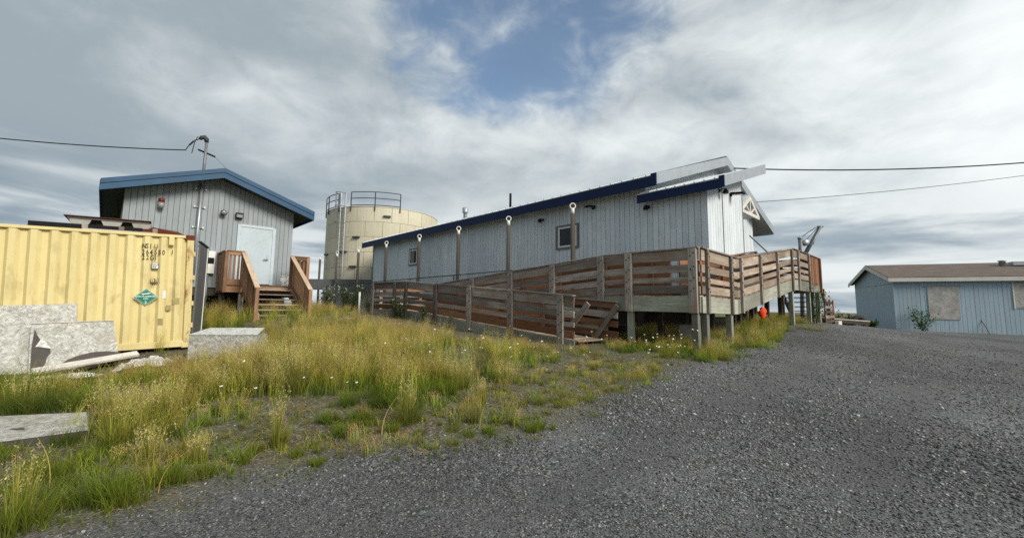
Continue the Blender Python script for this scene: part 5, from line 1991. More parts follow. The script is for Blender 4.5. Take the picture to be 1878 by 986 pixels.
# ------------------------------------------------------------------ small things
sp = at(658, 572, 19)
sp[2] = g1(sp[0], sp[1])
st_ = thing('marker_stake', 'white plastic marker stake standing in front of the shrubs by the duct', 'stake', sp)
tube('stake', [sp - ZUP * .1, sp + ZUP * .93], .045, 'white_paint', st_, 10)
tube('cap', [sp + ZUP * .925, sp + ZUP * .96], [.05, .04], 'white_paint', st_, 10)
for (x0, y0, x1, y1, lab, mt) in ((585, 579, 652, 574, 'pale plank lying in the yard between the porch and the ramp, farther back', 'wood_stake'), (612, 590, 655, 585, 'short weathered plank half hidden in the straw grass near the porch', 'wood_tan'),
                                  (640, 600, 735, 596, 'pale plank lying at the foot of the ramp landing', 'wood_tan')):
    a, b = ghit(x0, y0), ghit(x1, y1)
    a[2] += .05
    b[2] += .05
    o = board('ground_plank', a, b, .2, .06, ZUP, mt, None)
    tag(o, lab, 'plank', 'planks on the ground')
og = at(1398, 563, 13.2)
orr = thing('orange_bag', 'bright orange cloth bag hanging under the ramp beside a support post', 'bag', og - ZUP * .45)
V_, F_ = [], []
N = 8
for i in range(N + 1):
    for j in range(N):
        a = 2 * math.pi * j / N
        f_ = i / N
        r_ = (.03 + .085 * math.sin(math.pi * min(f_ * 1.05, 1)) ** .6) * (1 + .42 * math.sin(3 * a + i * 1.3))
        V_.append(og + np.array([math.cos(a) * r_, math.sin(a) * r_ * .45, -f_ * .36]))
for i in range(N):
    for j in range(N):
        F_.append([i * N + j, (i + 1) * N + j, (i + 1) * N + (j + 1) % N, i * N + (j + 1) % N])
F_.append([N * N + j for j in range(N)][::-1])
poly_mesh('bag', V_, F_, 'orange_cloth', orr, smooth=True)
tube('drawstring', [og + ZUP * .02, og + ZUP * .35], .008, 'orange_cloth', orr, 5)
# loose concrete blocks and timber cribbing in the shade below the platform
for i, (s_, t_, w_, h_, mt, nm, lab) in enumerate(((.8, 1.2, .42, .42, 'concrete', 'footing_block', 'concrete footing block in the shade under the ramp corner'), (2.9, 1.3, .6, .3, 'wood_dark', 'timber_block', 'dark timber block in the shade under the upper ramp run'))):
    p = W(s_, t_)
    g0 = g1(p[0], p[1])
    o = board(nm, p + ZUP * g0 - U * w_ / 2 + ZUP * h_ / 2, p + ZUP * g0 + U * w_ / 2 + ZUP * h_ / 2, h_, .4, -V, mt, None, bev=.03)
    tag(o, lab, 'block')

# ------------------------------------------------------------------ vegetation
def in_poly(x, y, poly):
    inside = np.zeros(len(x), bool)
    n = len(poly)
    for i in range(n):
        x1, y1 = poly[i]
        x2, y2 = poly[(i + 1) % n]
        c = ((y1 > y) != (y2 > y)) & (x < (x2 - x1) * (y - y1) / (y2 - y1 + 1e-12) + x1)
        inside ^= c
    return inside


def ground_poly(pix):
    return np.array([ghit(*p)[:2] for p in pix])


def scatter(poly, dens):
    lo, hi = poly.min(0), poly.max(0)
    n = int((hi[0] - lo[0]) * (hi[1] - lo[1]) * dens)
    x = rng.uniform(lo[0], hi[0], n)
    y = rng.uniform(lo[1], hi[1], n)
    # ragged border
    wx = (vnoise(x, y, 1.6, 5) - .5) * .9 + (vnoise(x, y, 5.0, 6) - .5) * .35 + rng.normal(0, .07, n)
    wy = (vnoise(x, y, 1.6, 7) - .5) * .9 + (vnoise(x, y, 5.0, 8) - .5) * .35 + rng.normal(0, .07, n)
    m = in_poly(x + wx, y + wy, poly)
    return x[m], y[m]


GV, GT, GC = [], [], []
_gk = [0]


def add_soup(v, t, c):
    GV.append(v.reshape(-1, 3))
    GT.append(t.reshape(-1, 3) + _gk[0])
    GC.append(c.reshape(-1, 3))
    _gk[0] += v.reshape(-1, 3).shape[0]


def blades(x, y, h, w0, lean, c0, c1, heading=None, curve=1.6, segs=3, z=None, minz=0.0):
    """curved tapering blades; colours c0 (root) to c1 (tip), arrays (n,3)"""
    n = len(x)
    if n == 0:
        return None
    z = gz(x, y) if z is None else z
    th = rng.uniform(0, 2 * math.pi, n) if heading is None else heading
    d = np.stack([np.cos(th), np.sin(th), np.zeros(n)], 1)
    # blade flat side turned at random about the vertical
    ph = rng.uniform(0, math.pi, n)
    s = np.stack([np.cos(ph), np.sin(ph), np.zeros(n)], 1)
    P = np.stack([x, y, z], 1)
    V_, C_ = [], []
    for i in range(segs + 1):
        f = i / segs
        ctr = P + d * (lean * h * f ** curve)[:, None] + np.array([0, 0, 1.0]) * (h * f * (1 - .35 * lean * f))[:, None]
        wd = (w0 * (1 - f) ** .75)[:, None]
        colr = c0 * (1 - f) + c1 * f
        if i < segs:
            V_ += [ctr - s * wd, ctr + s * wd]
            C_ += [colr, colr]
        else:
            V_.append(ctr)
            C_.append(colr)
    Vv = np.stack(V_, 1)
    Cc = np.stack(C_, 1)
    k = 2 * segs + 1
    tr = []
    for i in range(segs - 1):
        a = 2 * i
        tr += [[a, a + 1, a + 3], [a, a + 3, a + 2]]
    tr.append([2 * segs - 2, 2 * segs - 1, 2 * segs])
    T = (np.arange(n) * k)[:, None, None] + np.array(tr)[None]
    add_soup(Vv, T, Cc)
    tip = Vv[:, -1]
    return tip, d


def heads(tip, d, h, cl, size, nsp=9, spread=.05, length=.3):
    """loose seed heads: small slivers around the upper stem"""
    n = len(tip)
    if n == 0:
        return
    V_, C_ = [], []
    for j in range(nsp):
        f = rng.uniform(0, 1, n)
        q = tip - np.array([0, 0, 1.0]) * (length * h * f)[:, None] - d * (length * h * f * .25)[:, None]
        r = spread * (0.25 + f) * rng.uniform(.1, 1, n)
        a = rng.uniform(0, 2 * math.pi, n)
        q = q + np.stack([np.cos(a) * r, np.sin(a) * r, rng.normal(0, .012, n)], 1)
        e1 = rng.normal(0, 1, (n, 3))
        e1[:, 2] = np.abs(e1[:, 2]) + .8
        e1 /= np.linalg.norm(e1, axis=1)[:, None]
        e2 = np.cross(e1, rng.normal(0, 1, (n, 3)))
        e2 /= np.linalg.norm(e2, axis=1)[:, None] + 1e-9
        sz = (size * rng.uniform(.6, 1.4, n))[:, None]
        V_ += [q - e2 * sz * .32, q + e2 * sz * .32, q + e1 * sz * 1.5]
        cc = cl * rng.uniform(.75, 1.25, n)[:, None]
        C_ += [cc, cc, cc]
    Vv = np.stack(V_, 1)
    Cc = np.stack(C_, 1)
    T = (np.arange(n) * 3 * nsp)[:, None, None] + np.arange(3 * nsp).reshape(nsp, 3)[None]
    add_soup(Vv, T, Cc)


def cvar(base, n, v=.18, hue=.06):
    b = np.array(base)[None] * rng.normal(1, v, (n, 1)).clip(.5, 1.6)
    return (b * rng.normal(1, hue, (n, 3))).clip(.005, .9)


GREEN = (.130, .150, .022)
LGREEN = (.225, .290, .028)
DKGREEN = (.060, .105, .018)
STRAW = (.68, .52, .15)
TAN = (.60, .42, .18)
RED = (.38, .22, .13)
YELGR = (.42, .375, .070)


def flush(name, label):
    global GV, GT, GC
    if not GV:
        return
    o = big_mesh(name, np.concatenate(GV), np.concatenate(GT), np.concatenate(GC), 'plant', loc=(0, 0, 0))
    o['label'] = label
    o['category'] = 'grass'
    o['kind'] = 'stuff'
    GV, GT, GC = [], [], []
    _gk[0] = 0


def clustered(poly, dens, per, spread):
    """points gathered in clumps; returns x, y and the clump index"""
    cx, cy = scatter(poly, dens / per)
    m = len(cx)
    cnt = rng.poisson(per * rng.uniform(.3, 1.8, m))
    idx = np.repeat(np.arange(m), cnt)
    sp_ = (spread * rng.uniform(.5, 1.5, m))[idx]
    return cx[idx] + rng.normal(0, 1, len(idx)) * sp_, cy[idx] + rng.normal(0, 1, len(idx)) * sp_, idx, m


def tall_field(poly, dens, hmin, hmax, seed, gap=.36, headcol=None, greenf=.5):
    x, y, idx, nc = clustered(poly, dens * 1.15, 24, .055)
    nz = vnoise(x, y, 1.1, seed) * .6 + vnoise(x, y, 3.1, seed + 1) * .4
    m = nz > gap + .08 - rng.uniform(0, .22, len(x))
    x, y, idx = x[m], y[m], idx[m]
    n = len(x)
    if n == 0:
        return
    hv = vnoise(x, y, .8, seed + 2)
    hc_ = rng.uniform(.62, 1.15, nc)[idx]
    h = (hmin + (hmax - hmin) * (.35 + .65 * hv)) * hc_ * rng.uniform(.6, 1.12, n)
    k = np.clip(vnoise(x, y, .7, seed + 5) * 1.4 - .35 + rng.normal(0, .28, nc)[idx], 0, 1)[:, None]
    bright = (rng.lognormal(0, .33, nc)[idx] * (1 + .45 * np.clip(vnoise(x, y, 2.3, seed + 7) * 3 - 1.7, 0, 1)))[:, None].clip(.45, 1.9)
    c0 = cvar((.150, .195, .022), n, .22) * bright
    c1 = (cvar(STRAW, n, .18) * k + cvar((.52, .46, .050), n, .18) * (1 - k)) * bright * 1.12
    head = rng.uniform(0, 2 * math.pi, nc)[idx] + rng.normal(0, .8, n)
    tip, d = blades(x, y, h, rng.uniform(.0018, .0036, n), rng.uniform(.03, .36, n) + rng.uniform(0, .15, nc)[idx], c0, c1.clip(.01, .85), heading=head, segs=3, curve=2.0)
    kr = np.clip(vnoise(x, y, .9, seed + 9) * 1.8 - .35 + rng.normal(0, .25, nc)[idx], 0, 1)[:, None]
    hc = (cvar(TAN, n, .2) * (1 - kr) + cvar(RED if headcol is None else headcol, n, .2) * kr) * bright ** .8
    mm = rng.uniform(0, 1, n) < .8
    heads(tip[mm], d[mm], h[mm], hc[mm].clip(.01, .85), .0085, nsp=8, spread=.045, length=.34)
    # leaves at the base
    xb, yb, ib, nb_ = clustered(poly, dens * greenf * 1.3, 20, .06)
    nb = vnoise(xb, yb, 1.1, seed) * .6 + vnoise(xb, yb, 3.1, seed + 1) * .4
    m = nb > gap - .05
    xb, yb, ib = xb[m], yb[m], ib[m]
    n = len(xb)
    br = rng.lognormal(0, .3, nb_)[ib][:, None].clip(.5, 1.8)
    blades(xb, yb, rng.uniform(.14, .40, n) * (hmax / .7), rng.uniform(.0026, .0055, n), rng.uniform(.2, .85, n), cvar((.07, .12, .018), n, .25) * br, cvar((.28, .37, .030), n, .25) * br, segs=3)


def tuft(px, py, n, h, rad, col0=GREEN, col1=LGREEN, lean=.65, w0=.0032, world=None):
    c = ghit(px, py) if world is None else world
    r = rad * np.sqrt(rng.uniform(0, 1, n))
    a = rng.uniform(0, 2 * math.pi, n)
    x, y = c[0] + r * np.cos(a), c[1] + r * np.sin(a)
    hh = h * rng.uniform(.3, 1.0, n) ** .8 * np.where(rng.uniform(0, 1, n) < .12, 1.5, 1.0)
    bias = rng.uniform(0, 2 * math.pi)
    x, y = x + rad * .5 * np.cos(bias) * rng.normal(0, .8, n), y + rad * .5 * np.sin(bias) * rng.normal(0, .8, n)
    head = a + rng.normal(0, .8, n)
    blades(x, y, hh, rng.uniform(.6, 1.2, n) * w0, lean * (r / rad * .8 + .2) * rng.uniform(.4, 1.3, n), cvar(col0, n, .25), cvar(col1, n, .25), heading=head, segs=4)


# tall straw-coloured meadow in the middle
P_TALL = ground_poly([(345, 700), (400, 735), (520, 742), (640, 720), (760, 730), (850, 722), (960, 695), (1040, 668), (1010, 655), (860, 634), (760, 614), (690, 594), (580, 586), (490, 594), (450, 660)])
tall_field(P_TALL, 400, .34, .62, 3, gap=.40)
P_DENSE = ground_poly([(470, 690), (540, 735), (700, 740), (830, 720), (840, 660), (720, 620), (560, 610)])
tall_field(P_DENSE, 320, .40, .66, 13, gap=.38)
flush('meadow_grass', 'tall straw-coloured seeding grass in front of the shed and the ramp')
P_LEFT = ground_poly([(165, 715), (330, 690), (420, 745), (400, 800), (250, 850), (170, 845), (165, 760)])
tall_field(P_LEFT, 430, .20, .50, 23, gap=.46, greenf=.9)
P_CONT = ground_poly([(225, 685), (340, 676), (480, 676), (470, 700), (330, 715), (200, 722)])
tall_field(P_CONT, 420, .24, .48, 33, gap=.38)
# wispy weeds right against the container
P_WEED = ground_poly([(235, 650), (350, 640), (352, 652), (235, 664)])
tall_field(P_WEED, 110, .45, .75, 37, gap=.25, headcol=(.26, .24, .10), greenf=.3)
flush('weed_grass', 'wispy seeding grass and weeds around the container and the foil boards')
P_RIGHT = ground_poly([(1284, 668), (1330, 662), (1390, 640), (1462, 598), (1448, 586), (1385, 590), (1330, 606), (1284, 625)])
tall_field(P_RIGHT, 330, .18, .44, 43, gap=.38, headcol=(.30, .22, .11), greenf=1.2)
P_UNDER = ground_poly([(1120, 640), (1280, 655), (1280, 628), (1340, 612), (1200, 600), (1130, 612)])
tall_field(P_UNDER, 420, .16, .30, 47, gap=.30, greenf=1.6)
P_FOOT = ground_poly([(700, 600), (1035, 640), (1110, 640), (1110, 655), (1000, 668), (840, 640), (700, 612)])
tall_field(P_FOOT, 260, .10, .24, 53, gap=.40, greenf=1.0)
P_EXT = np.array([W(10, -3)[:2], W(16, -3)[:2], W(22, 1)[:2], W(24, -2)[:2], W(13.6, -4.2)[:2], W(10.2, -4.2)[:2]])
tall_field(P_EXT, 150, .3, .55, 57, gap=.3)
P_PORCH = np.array([W(9.5, -8)[:2], W(13.5, -8.4)[:2], W(13.5, -4.5)[:2], W(10.2, -4.3)[:2], W(9.5, -5.5)[:2]])
tall_field(P_PORCH, 300, .3, .6, 61, gap=.3)
flush('ramp_grass', 'mixed green and straw grass along the foot of the ramp and under the porch')

# short turf: dense green patches and single tufts
def turf(poly, dens, h, seed, c0=GREEN, c1=LGREEN, gap=.35, w0=.003):
    x, y, ci, nc = clustered(poly, dens, 26, .05)
    nz = vnoise(x, y, 1.7, seed) * .55 + vnoise(x, y, 5, seed + 1) * .45
    m = nz > gap
    x, y, nz, ci = x[m], y[m], nz[m], ci[m]
    n = len(x)
    br = rng.lognormal(0, .32, nc)[ci][:, None].clip(.5, 1.9)
    hs = rng.uniform(.55, 1.35, nc)[ci]
    blades(x, y, h * hs * rng.uniform(.45, 1.15, n) * (.5 + nz), rng.uniform(.6, 1.4, n) * w0, rng.uniform(.2, .9, n), cvar(c0, n, .22) * br, cvar(c1, n, .22) * br, segs=3)


turf(ground_poly([(-120, 700), (165, 696), (170, 768), (-120, 778)]), 1050, .28, 71, DKGREEN, LGREEN, .42)
turf(ground_poly([(-120, 700), (165, 696), (170, 768), (-120, 778)]), 420, .40, 72, GREEN, YELGR, .44, .0022)
turf(ground_poly([(-60, 832), (190, 822), (330, 880), (230, 960), (110, 984), (-60, 984)]), 1500, .14, 73, GREEN, LGREEN, .40)
turf(ground_poly([(600, 735), (720, 760), (860, 745), (850, 690), (700, 690)]), 1500, .24, 75, DKGREEN, LGREEN, .34)
turf(ground_poly([(850, 720), (1000, 690), (1110, 655), (1180, 650), (1230, 665), (1100, 720), (980, 770), (880, 760)]), 650, .10, 77, GREEN, YELGR, .42)
turf(ground_poly([(380, 750), (600, 750), (830, 770), (820, 800), (600, 830), (430, 860)]), 330, .09, 79, GREEN, YELGR, .47)
turf(ground_poly([(1120, 640), (1290, 662), (1290, 625), (1130, 612)]), 1300, .10, 81, DKGREEN, GREEN, .3)
flush('turf', 'short green turf and moss between the gravel and the tall grass')

for (px, py, n, h, r, c0, c1) in (
        (190, 918, 340, .30, .14, DKGREEN, LGREEN), (225, 930, 220, .26, .11, GREEN, LGREEN), (310, 890, 260, .22, .10, GREEN, LGREEN),
        (35, 975, 220, .36, .12, GREEN, LGREEN), (90, 880, 200, .20, .14, GREEN, LGREEN), (380, 872, 200, .17, .10, GREEN, LGREEN), (330, 838, 220, .22, .12, GREEN, YELGR),
        (512, 818, 220, .24, .06, GREEN, YELGR), (448, 850, 140, .17, .05, GREEN, LGREEN), (545, 838, 120, .11, .05, GREEN, LGREEN), (582, 852, 150, .10, .06, GREEN, LGREEN),
        (630, 800, 260, .16, .10, DKGREEN, LGREEN), (600, 775, 220, .18, .09, DKGREEN, LGREEN), (660, 775, 320, .20, .12, DKGREEN, LGREEN), (745, 775, 420, .30, .13, GREEN, (.20, .21, .05)),
        (700, 745, 320, .26, .14, DKGREEN, GREEN), (640, 745, 260, .26, .12, DKGREEN, LGREEN), (820, 722, 260, .28, .12, GREEN, LGREEN), (868, 775, 150, .28, .06, GREEN, (.3, .26, .08)),
        (895, 795, 140, .10, .06, DKGREEN, LGREEN), (975, 792, 160, .17, .07, GREEN, LGREEN), (990, 785, 120, .15, .06, GREEN, LGREEN), (860, 800, 120, .10, .07, GREEN, LGREEN), (940, 780, 120, .13, .06, GREEN, LGREEN),
        (830, 790, 120, .10, .07, GREEN, LGREEN), (720, 790, 140, .14, .07, GREEN, LGREEN), (1030, 745, 120, .10, .10, GREEN, YELGR), (1070, 735, 100, .08, .10, GREEN, YELGR), (1160, 690, 200, .14, .18, YELGR, (.2, .18, .06)), (1190, 690, 160, .12, .15, GREEN, YELGR),
        (1330, 660, 220, .3, .14, GREEN, YELGR), (1300, 655, 260, .34, .14, GREEN, YELGR), (1225, 655, 240, .28, .15, GREEN, YELGR), (1420, 618, 220, .3, .14, GREEN, YELGR), (1380, 632, 220, .3, .14, GREEN, YELGR),
        (120, 815, 160, .18, .1, DKGREEN, GREEN), (290, 800, 260, .36, .12, GREEN, YELGR), (300, 760, 260, .36, .14, GREEN, YELGR), (215, 815, 220, .34, .1, GREEN, YELGR), (430, 720, 320, .42, .15, GREEN, YELGR),
        (505, 715, 360, .5, .12, GREEN, (.30, .27, .08)), (545, 720, 300, .5, .12, GREEN, (.30, .27, .08)), (350, 720, 260, .38, .14, GREEN, YELGR), (470, 700, 300, .46, .15, GREEN, (.28, .25, .08)), (1500, 606, 160, .16, .2, GREEN, YELGR), (1480, 604, 160, .2, .2, GREEN, YELGR),
        (20, 760, 300, .28, .2, DKGREEN, GREEN), (60, 755, 300, .30, .18, DKGREEN, GREEN), (110, 752, 300, .28, .2, DKGREEN, GREEN), (150, 750, 260, .3, .14, GREEN, LGREEN)):
    tuft(px, py, n, h, r, c0, c1)
def stand(px, py, n, h, rad, bright=1.0):
    """upright clump of ripe stalks with pale heads"""
    c = ghit(px, py)
    r = rad * np.sqrt(rng.uniform(0, 1, n))
    a = rng.uniform(0, 2 * math.pi, n)
    x, y = c[0] + r * np.cos(a), c[1] + r * np.sin(a) * .7
    hh = h * rng.uniform(.55, 1.1, n)
    k = rng.uniform(0, 1, (n, 1))
    c1 = (cvar(STRAW, n, .2) * k + cvar((.42, .44, .07), n, .2) * (1 - k)) * bright
    tip, d = blades(x, y, hh, rng.uniform(.002, .004, n), rng.uniform(.02, .3, n) * (r / rad * .8 + .2), cvar((.17, .21, .03), n, .25), c1, heading=a + rng.normal(0, .6, n), segs=4, curve=2.2)
    m = rng.uniform(0, 1, n) < .6
    heads(tip[m], d[m], hh[m], cvar((.66, .56, .27), m.sum(), .2), .010, nsp=8, spread=.022, length=.26)


for (px, py, n, h, r) in ((372, 715, 260, .52, .16), (430, 712, 300, .58, .16), (395, 728, 160, .42, .14), (520, 708, 380, .66, .17), (548, 716, 300, .62, .13), (505, 728, 160, .5, .1), (640, 700, 240, .52, .2), (720, 712, 280, .52, .2),
                          (800, 705, 260, .5, .2), (845, 712, 260, .46, .16), (880, 742, 120, .36, .08), (745, 772, 90, .46, .08), (505, 822, 60, .62, .035), (240, 790, 200, .46, .15), (300, 770, 200, .46, .16), (270, 850, 140, .34, .1),
                          (360, 850, 90, .3, .09), (600, 690, 220, .56, .22), (680, 670, 260, .5, .3), (470, 680, 260, .56, .22), (930, 700, 200, .36, .22), (30, 968, 70, .5, .07), (195, 770, 160, .44, .14), (1320, 655, 120, .36, .18), (1390, 630, 120, .38, .2), (1430, 612, 100, .36, .2), (365, 672, 120, .4, .14), (410, 674, 140, .4, .16), (455, 668, 160, .42, .16), (40, 745, 120, .4, .2), (110, 735, 120, .4, .2), (320, 690, 140, .36, .2), (560, 640, 260, .5, .4), (760, 660, 260, .46, .4)):
    stand(px, py, n, h, r)
# dead litter lying between the tufts
P_LIT = ground_poly([(-60, 850), (160, 830), (340, 740), (600, 745), (860, 735), (1060, 670), (1200, 650), (1180, 690), (1040, 760), (760, 815), (560, 842), (400, 885), (300, 920), (100, 975)])
x, y = scatter(P_LIT, 110)
n = len(x)
blades(x, y, rng.uniform(.03, .10, n), rng.uniform(.0018, .0032, n), rng.uniform(1.2, 2.4, n), cvar(STRAW, n, .25) * .8, cvar(STRAW, n, .25), segs=3, curve=1.1)
# broad-leaved weeds
for i in range(70):
    k_ = rng.integers(0, len(P_LIT))
    px, py = rng.uniform(60, 1150), rng.uniform(680, 900)
    q = ghit(px, py)
    if not in_poly(np.array([q[0]]), np.array([q[1]]), P_LIT)[0]:
        continue
    m_ = int(rng.integers(10, 26))
    blades(q[0] + rng.normal(0, .05, m_), q[1] + rng.normal(0, .05, m_), rng.uniform(.03, .11, m_), rng.uniform(.005, .011, m_), rng.uniform(.5, 1.5, m_), cvar(GREEN, m_, .25), cvar(LGREEN, m_, .25), segs=3, curve=1.2)
# thin seeding stalks over the open, gravelly strip
P_THIN = ground_poly([(330, 740), (600, 740), (860, 730), (1060, 670), (1240, 645), (1200, 690), (1060, 750), (980, 790), (760, 815), (560, 840), (400, 880), (330, 900), (150, 900), (160, 830)])
for sd_, dn, h0, h1 in ((83, 60, .12, .34), (85, 45, .08, .2)):
    tall_field(P_THIN, dn, h0, h1, sd_, gap=.44, greenf=1.2)
turf(P_THIN, 260, .07, 87, YELGR, LGREEN, .52, .004)
# strays that have crept into the gravel
for i in range(150):
    px, py = rng.uniform(330, 1240), rng.uniform(640, 870)
    q = ghit(px, py)
    e = edge_dist(q[0], q[1])[0]
    if -.25 < e < 2.2:
        tuft(0, 0, int(rng.integers(18, 60)), rng.uniform(.04, .13), rng.uniform(.02, .06), GREEN, LGREEN if rng.uniform() < .6 else YELGR, world=q, w0=.0026)
# single long bent stalks in the foreground
for px, py, h, hd in ((450, 870, .35, .2), (560, 790, .5, 2.4), (700, 800, .5, 1.0), (90, 900, .5, 2.9), (15, 940, .45, .4), (880, 790, .35, 1.2), (290, 905, .4, .3), (330, 830, .4, .8), (515, 800, .62, 1.5), (505, 805, .58, 1.8)):
    q = ghit(px, py)
    blades(np.array([q[0]]), np.array([q[1]]), np.array([h]), np.array([.004]), np.array([.55]), cvar(STRAW, 1), cvar(STRAW, 1), heading=np.array([hd]), segs=6, curve=2.2)
flush('grass_tufts', 'separate green grass tufts rooted at the edge of the gravel')

# low tundra cover behind
x = rng.uniform(8, 60, 9000)
y = rng.uniform(22, 80, 9000)
m = ((x - K0[0]) * mB[0] + (y - K0[1]) * mB[1] > 7) | (x < 16)
m &= (x / y > .62) & (x / y < 1.0) & ~((x > 22) & (x < 36) & (y < 33))
x, y = x[m], y[m]
x_, y_ = x, y
n = len(x)
blades(x, y, rng.uniform(.15, .5, n), rng.uniform(.02, .06, n), rng.uniform(.1, .7, n), cvar(DKGREEN, n, .3), cvar(GREEN, n, .3), segs=2)
flush('tundra_cover', 'low green tundra growth on the horizon beside the mobile home')


# leafy shrubs, each on its own stems
def shrub(name, label, c, h, rad, nleaf, leaf, col0, stems=7, flowers=0, group=None, cat='shrub'):
    c = np.asarray(c, float)
    g0 = g1(c[0], c[1])
    t = thing(name, label, cat, (c[0], c[1], g0), group)
    b = np.array([c[0], c[1], g0])
    V_, T_, C_ = [], [], []
    k = 0
    tips = []
    for i in range(stems):
        a = rng.uniform(0, 2 * math.pi)
        r = rad * rng.uniform(.3, 1)
        top = b + np.array([math.cos(a) * r, math.sin(a) * r, h * rng.uniform(.55, 1.0)])
        midp = b + (top - b) * .5 + np.array([math.cos(a), math.sin(a), 0]) * r * .08
        tube('stem', [b - ZUP * .05 + rng.normal(0, .03, 3) * [1, 1, 0], midp, top], [.012, .009, .004], 'wood_dark', t, 5)
        tips.append((b, midp, top))
    for i in range(nleaf):
        s_ = tips[rng.integers(0, stems)]
        f_ = rng.uniform(.12, 1.02)
        p = (s_[0] * (1 - f_) ** 2 + 2 * s_[1] * f_ * (1 - f_) + s_[2] * f_ ** 2) + rng.normal(0, rad * .16, 3)
        if p[2] < g0 + .03:
            p[2] = g0 + .03 + rng.uniform(0, .1)
        e1 = nrm(rng.normal(0, 1, 3) + np.array([0, 0, .35]))
        e2 = nrm(np.cross(e1, rng.normal(0, 1, 3)))
        L = leaf * rng.uniform(.6, 1.3)
        fold = nrm(np.cross(e1, e2)) * L * .12
        V_ += [p, p + e1 * L * .5 + e2 * L * .24 + fold, p + e1 * L, p + e1 * L * .5 - e2 * L * .24 + fold]
        T_ += [[k, k + 1, k + 2], [k, k + 2, k + 3]]
        cc = np.array(col0) * rng.uniform(.55, 1.5) * rng.normal(1, .07, 3)
        C_ += [cc] * 4
        k += 4
    for i in range(flowers):
        s_ = tips[rng.integers(0, stems)]
        p = s_[2] + rng.normal(0, rad * .25, 3) * [1, 1, .6]
        for j in range(4):
            e1 = nrm(rng.normal(0, 1, 3))
            e2 = nrm(np.cross(e1, rng.normal(0, 1, 3)))
            V_ += [p, p + e1 * .05 + e2 * .02, p + e1 * .05 - e2 * .02]
            T_ += [[k, k + 1, k + 2]]
            C_ += [np.array((.66, .68, .62))] * 3
            k += 3
    o = big_mesh('foliage', np.array(V_), np.array(T_), np.array(C_).clip(.004, .8), 'plant', parent=t, loc=(c[0], c[1], g0))
    return t


LEAF = (.055, .085, .028)
shrub('shrub', 'dense dark leafy shrub with pale catkins standing in front of the duct', at(648, 572, 20.5), 1.35, .65, 1500, .09, LEAF, 12, 26)
shrub('shrub', 'leafy shrub with whitish blooms just right of the porch stair', at(594, 572, 21.0), 1.25, .5, 900, .085, LEAF, 9, 30)
shrub('shrub', 'thin leafy shrub at the far corner of the ramp landing', at(676, 572, 19.5), .8, .4, 400, .08, LEAF, 6, 0)
shrub('shrub', 'leafy bush growing against the front of the ramp landing', W(10.35, -1.75), .85, .42, 700, .075, LEAF, 8, 6)
shrub('shrub', 'narrow leafy weed growing against the lower ramp run, right of the bush', W(8.7, -1.7), .62, .25, 320, .07, LEAF, 5, 0)
shrub('shrub', 'small yellowish weed at the foot of the lower ramp run', W(7.2, -1.75), .6, .2, 140, .06, (.16, .17, .04), 4, 0)
shrub('shrub', 'green shrub growing at the corner of the blue mobile home', MP(1.0, -.55, 0), 1.3, .75, 420, .12, (.05, .115, .028), 10, 0)
shrub('shrub', 'straggly green shrub growing under the far end of the ramp', W(-.25, 9.6), 1.5, .42, 360, .075, (.07, .11, .03), 6, 0)
shrub('shrub', 'dark low bush in the shade left of the shed porch', W(12.2, -7.8), .75, .6, 800, .07, LEAF, 9, 0)
shrub('shrub', 'dark low bush in the shade under the shed porch', W(12.9, -6.3), .75, .6, 700, .07, LEAF, 9, 0)
for i, (px, py, Y_, h_, lab) in enumerate(((1533, 580, 34, 1.5, 'tall thin tundra shrub on the horizon right of the stair'), (1548, 584, 30, .8, 'low tundra shrub on the horizon left of the tyre'), (1522, 585, 28, .7, 'low tundra shrub beside the foot of the stair'), (1600, 600, 24, .4, 'low green weed at the blind end of the mobile home'))):
    shrub('tundra_shrub', lab, at(px, py, Y_), h_, h_ * .6, 420, .13, (.055, .095, .03), 7, 0)

# ------------------------------------------------------------------ daisies
def daisy_mesh(h, seed):
    r_ = random.Random(seed)
    bm = bmesh.new()
    lx, ly = r_.uniform(-.05, .05), r_.uniform(-.05, .05)
    p = [Vector((lx * f * f, ly * f * f, h * f)) for f in (0, .5, 1)]
    ring = []
    for q, w_ in zip(p, (.0028, .0022, .0018)):
        ring.append([bm.verts.new(q + Vector((math.cos(a) * w_, math.sin(a) * w_, 0))) for a in (0, 2.1, 4.2)])
    for a, b in zip(ring[:-1], ring[1:]):
        for i in range(3):
            f = bm.faces.new((a[i], a[(i + 1) % 3], b[(i + 1) % 3], b[i]))
            f.material_index = 1
    c = p[2]
    tilt = Vector((r_.uniform(-.6, .6), r_.uniform(-.9, .1), 1)).normalized()
    ex = tilt.orthogonal().normalized()
    ey_ = tilt.cross(ex)
    R_ = .016
    for k in range(9):
        a = 2 * math.pi * k / 9
        d = ex * math.cos(a) + ey_ * math.sin(a)
        t = ex * -math.sin(a) + ey_ * math.cos(a)
        vs = [bm.verts.new(c + d * R_ * .2), bm.verts.new(c + d * R_ * .75 + t * R_ * .3), bm.verts.new(c + d * R_ * 1.1 - tilt * .003), bm.verts.new(c + d * R_ * .75 - t * R_ * .3)]
        bm.faces.new(vs)
    top = bm.verts.new(c + tilt * .008)
    rg = [bm.verts.new(c + (ex * math.cos(a) + ey_ * math.sin(a)) * R_ * .34 + tilt * .002) for a in np.linspace(0, 2 * math.pi, 6, endpoint=False)]
    for i in range(6):
        f = bm.faces.new((rg[i], rg[(i + 1) % 6], top))
        f.material_index = 2
    me = bpy.data.meshes.new('daisy')
    bm.to_mesh(me)
    bm.free()
    for m_ in ('daisy_white', 'leaf_green', 'daisy_yellow'):
        me.materials.append(MATS[m_])
    return me


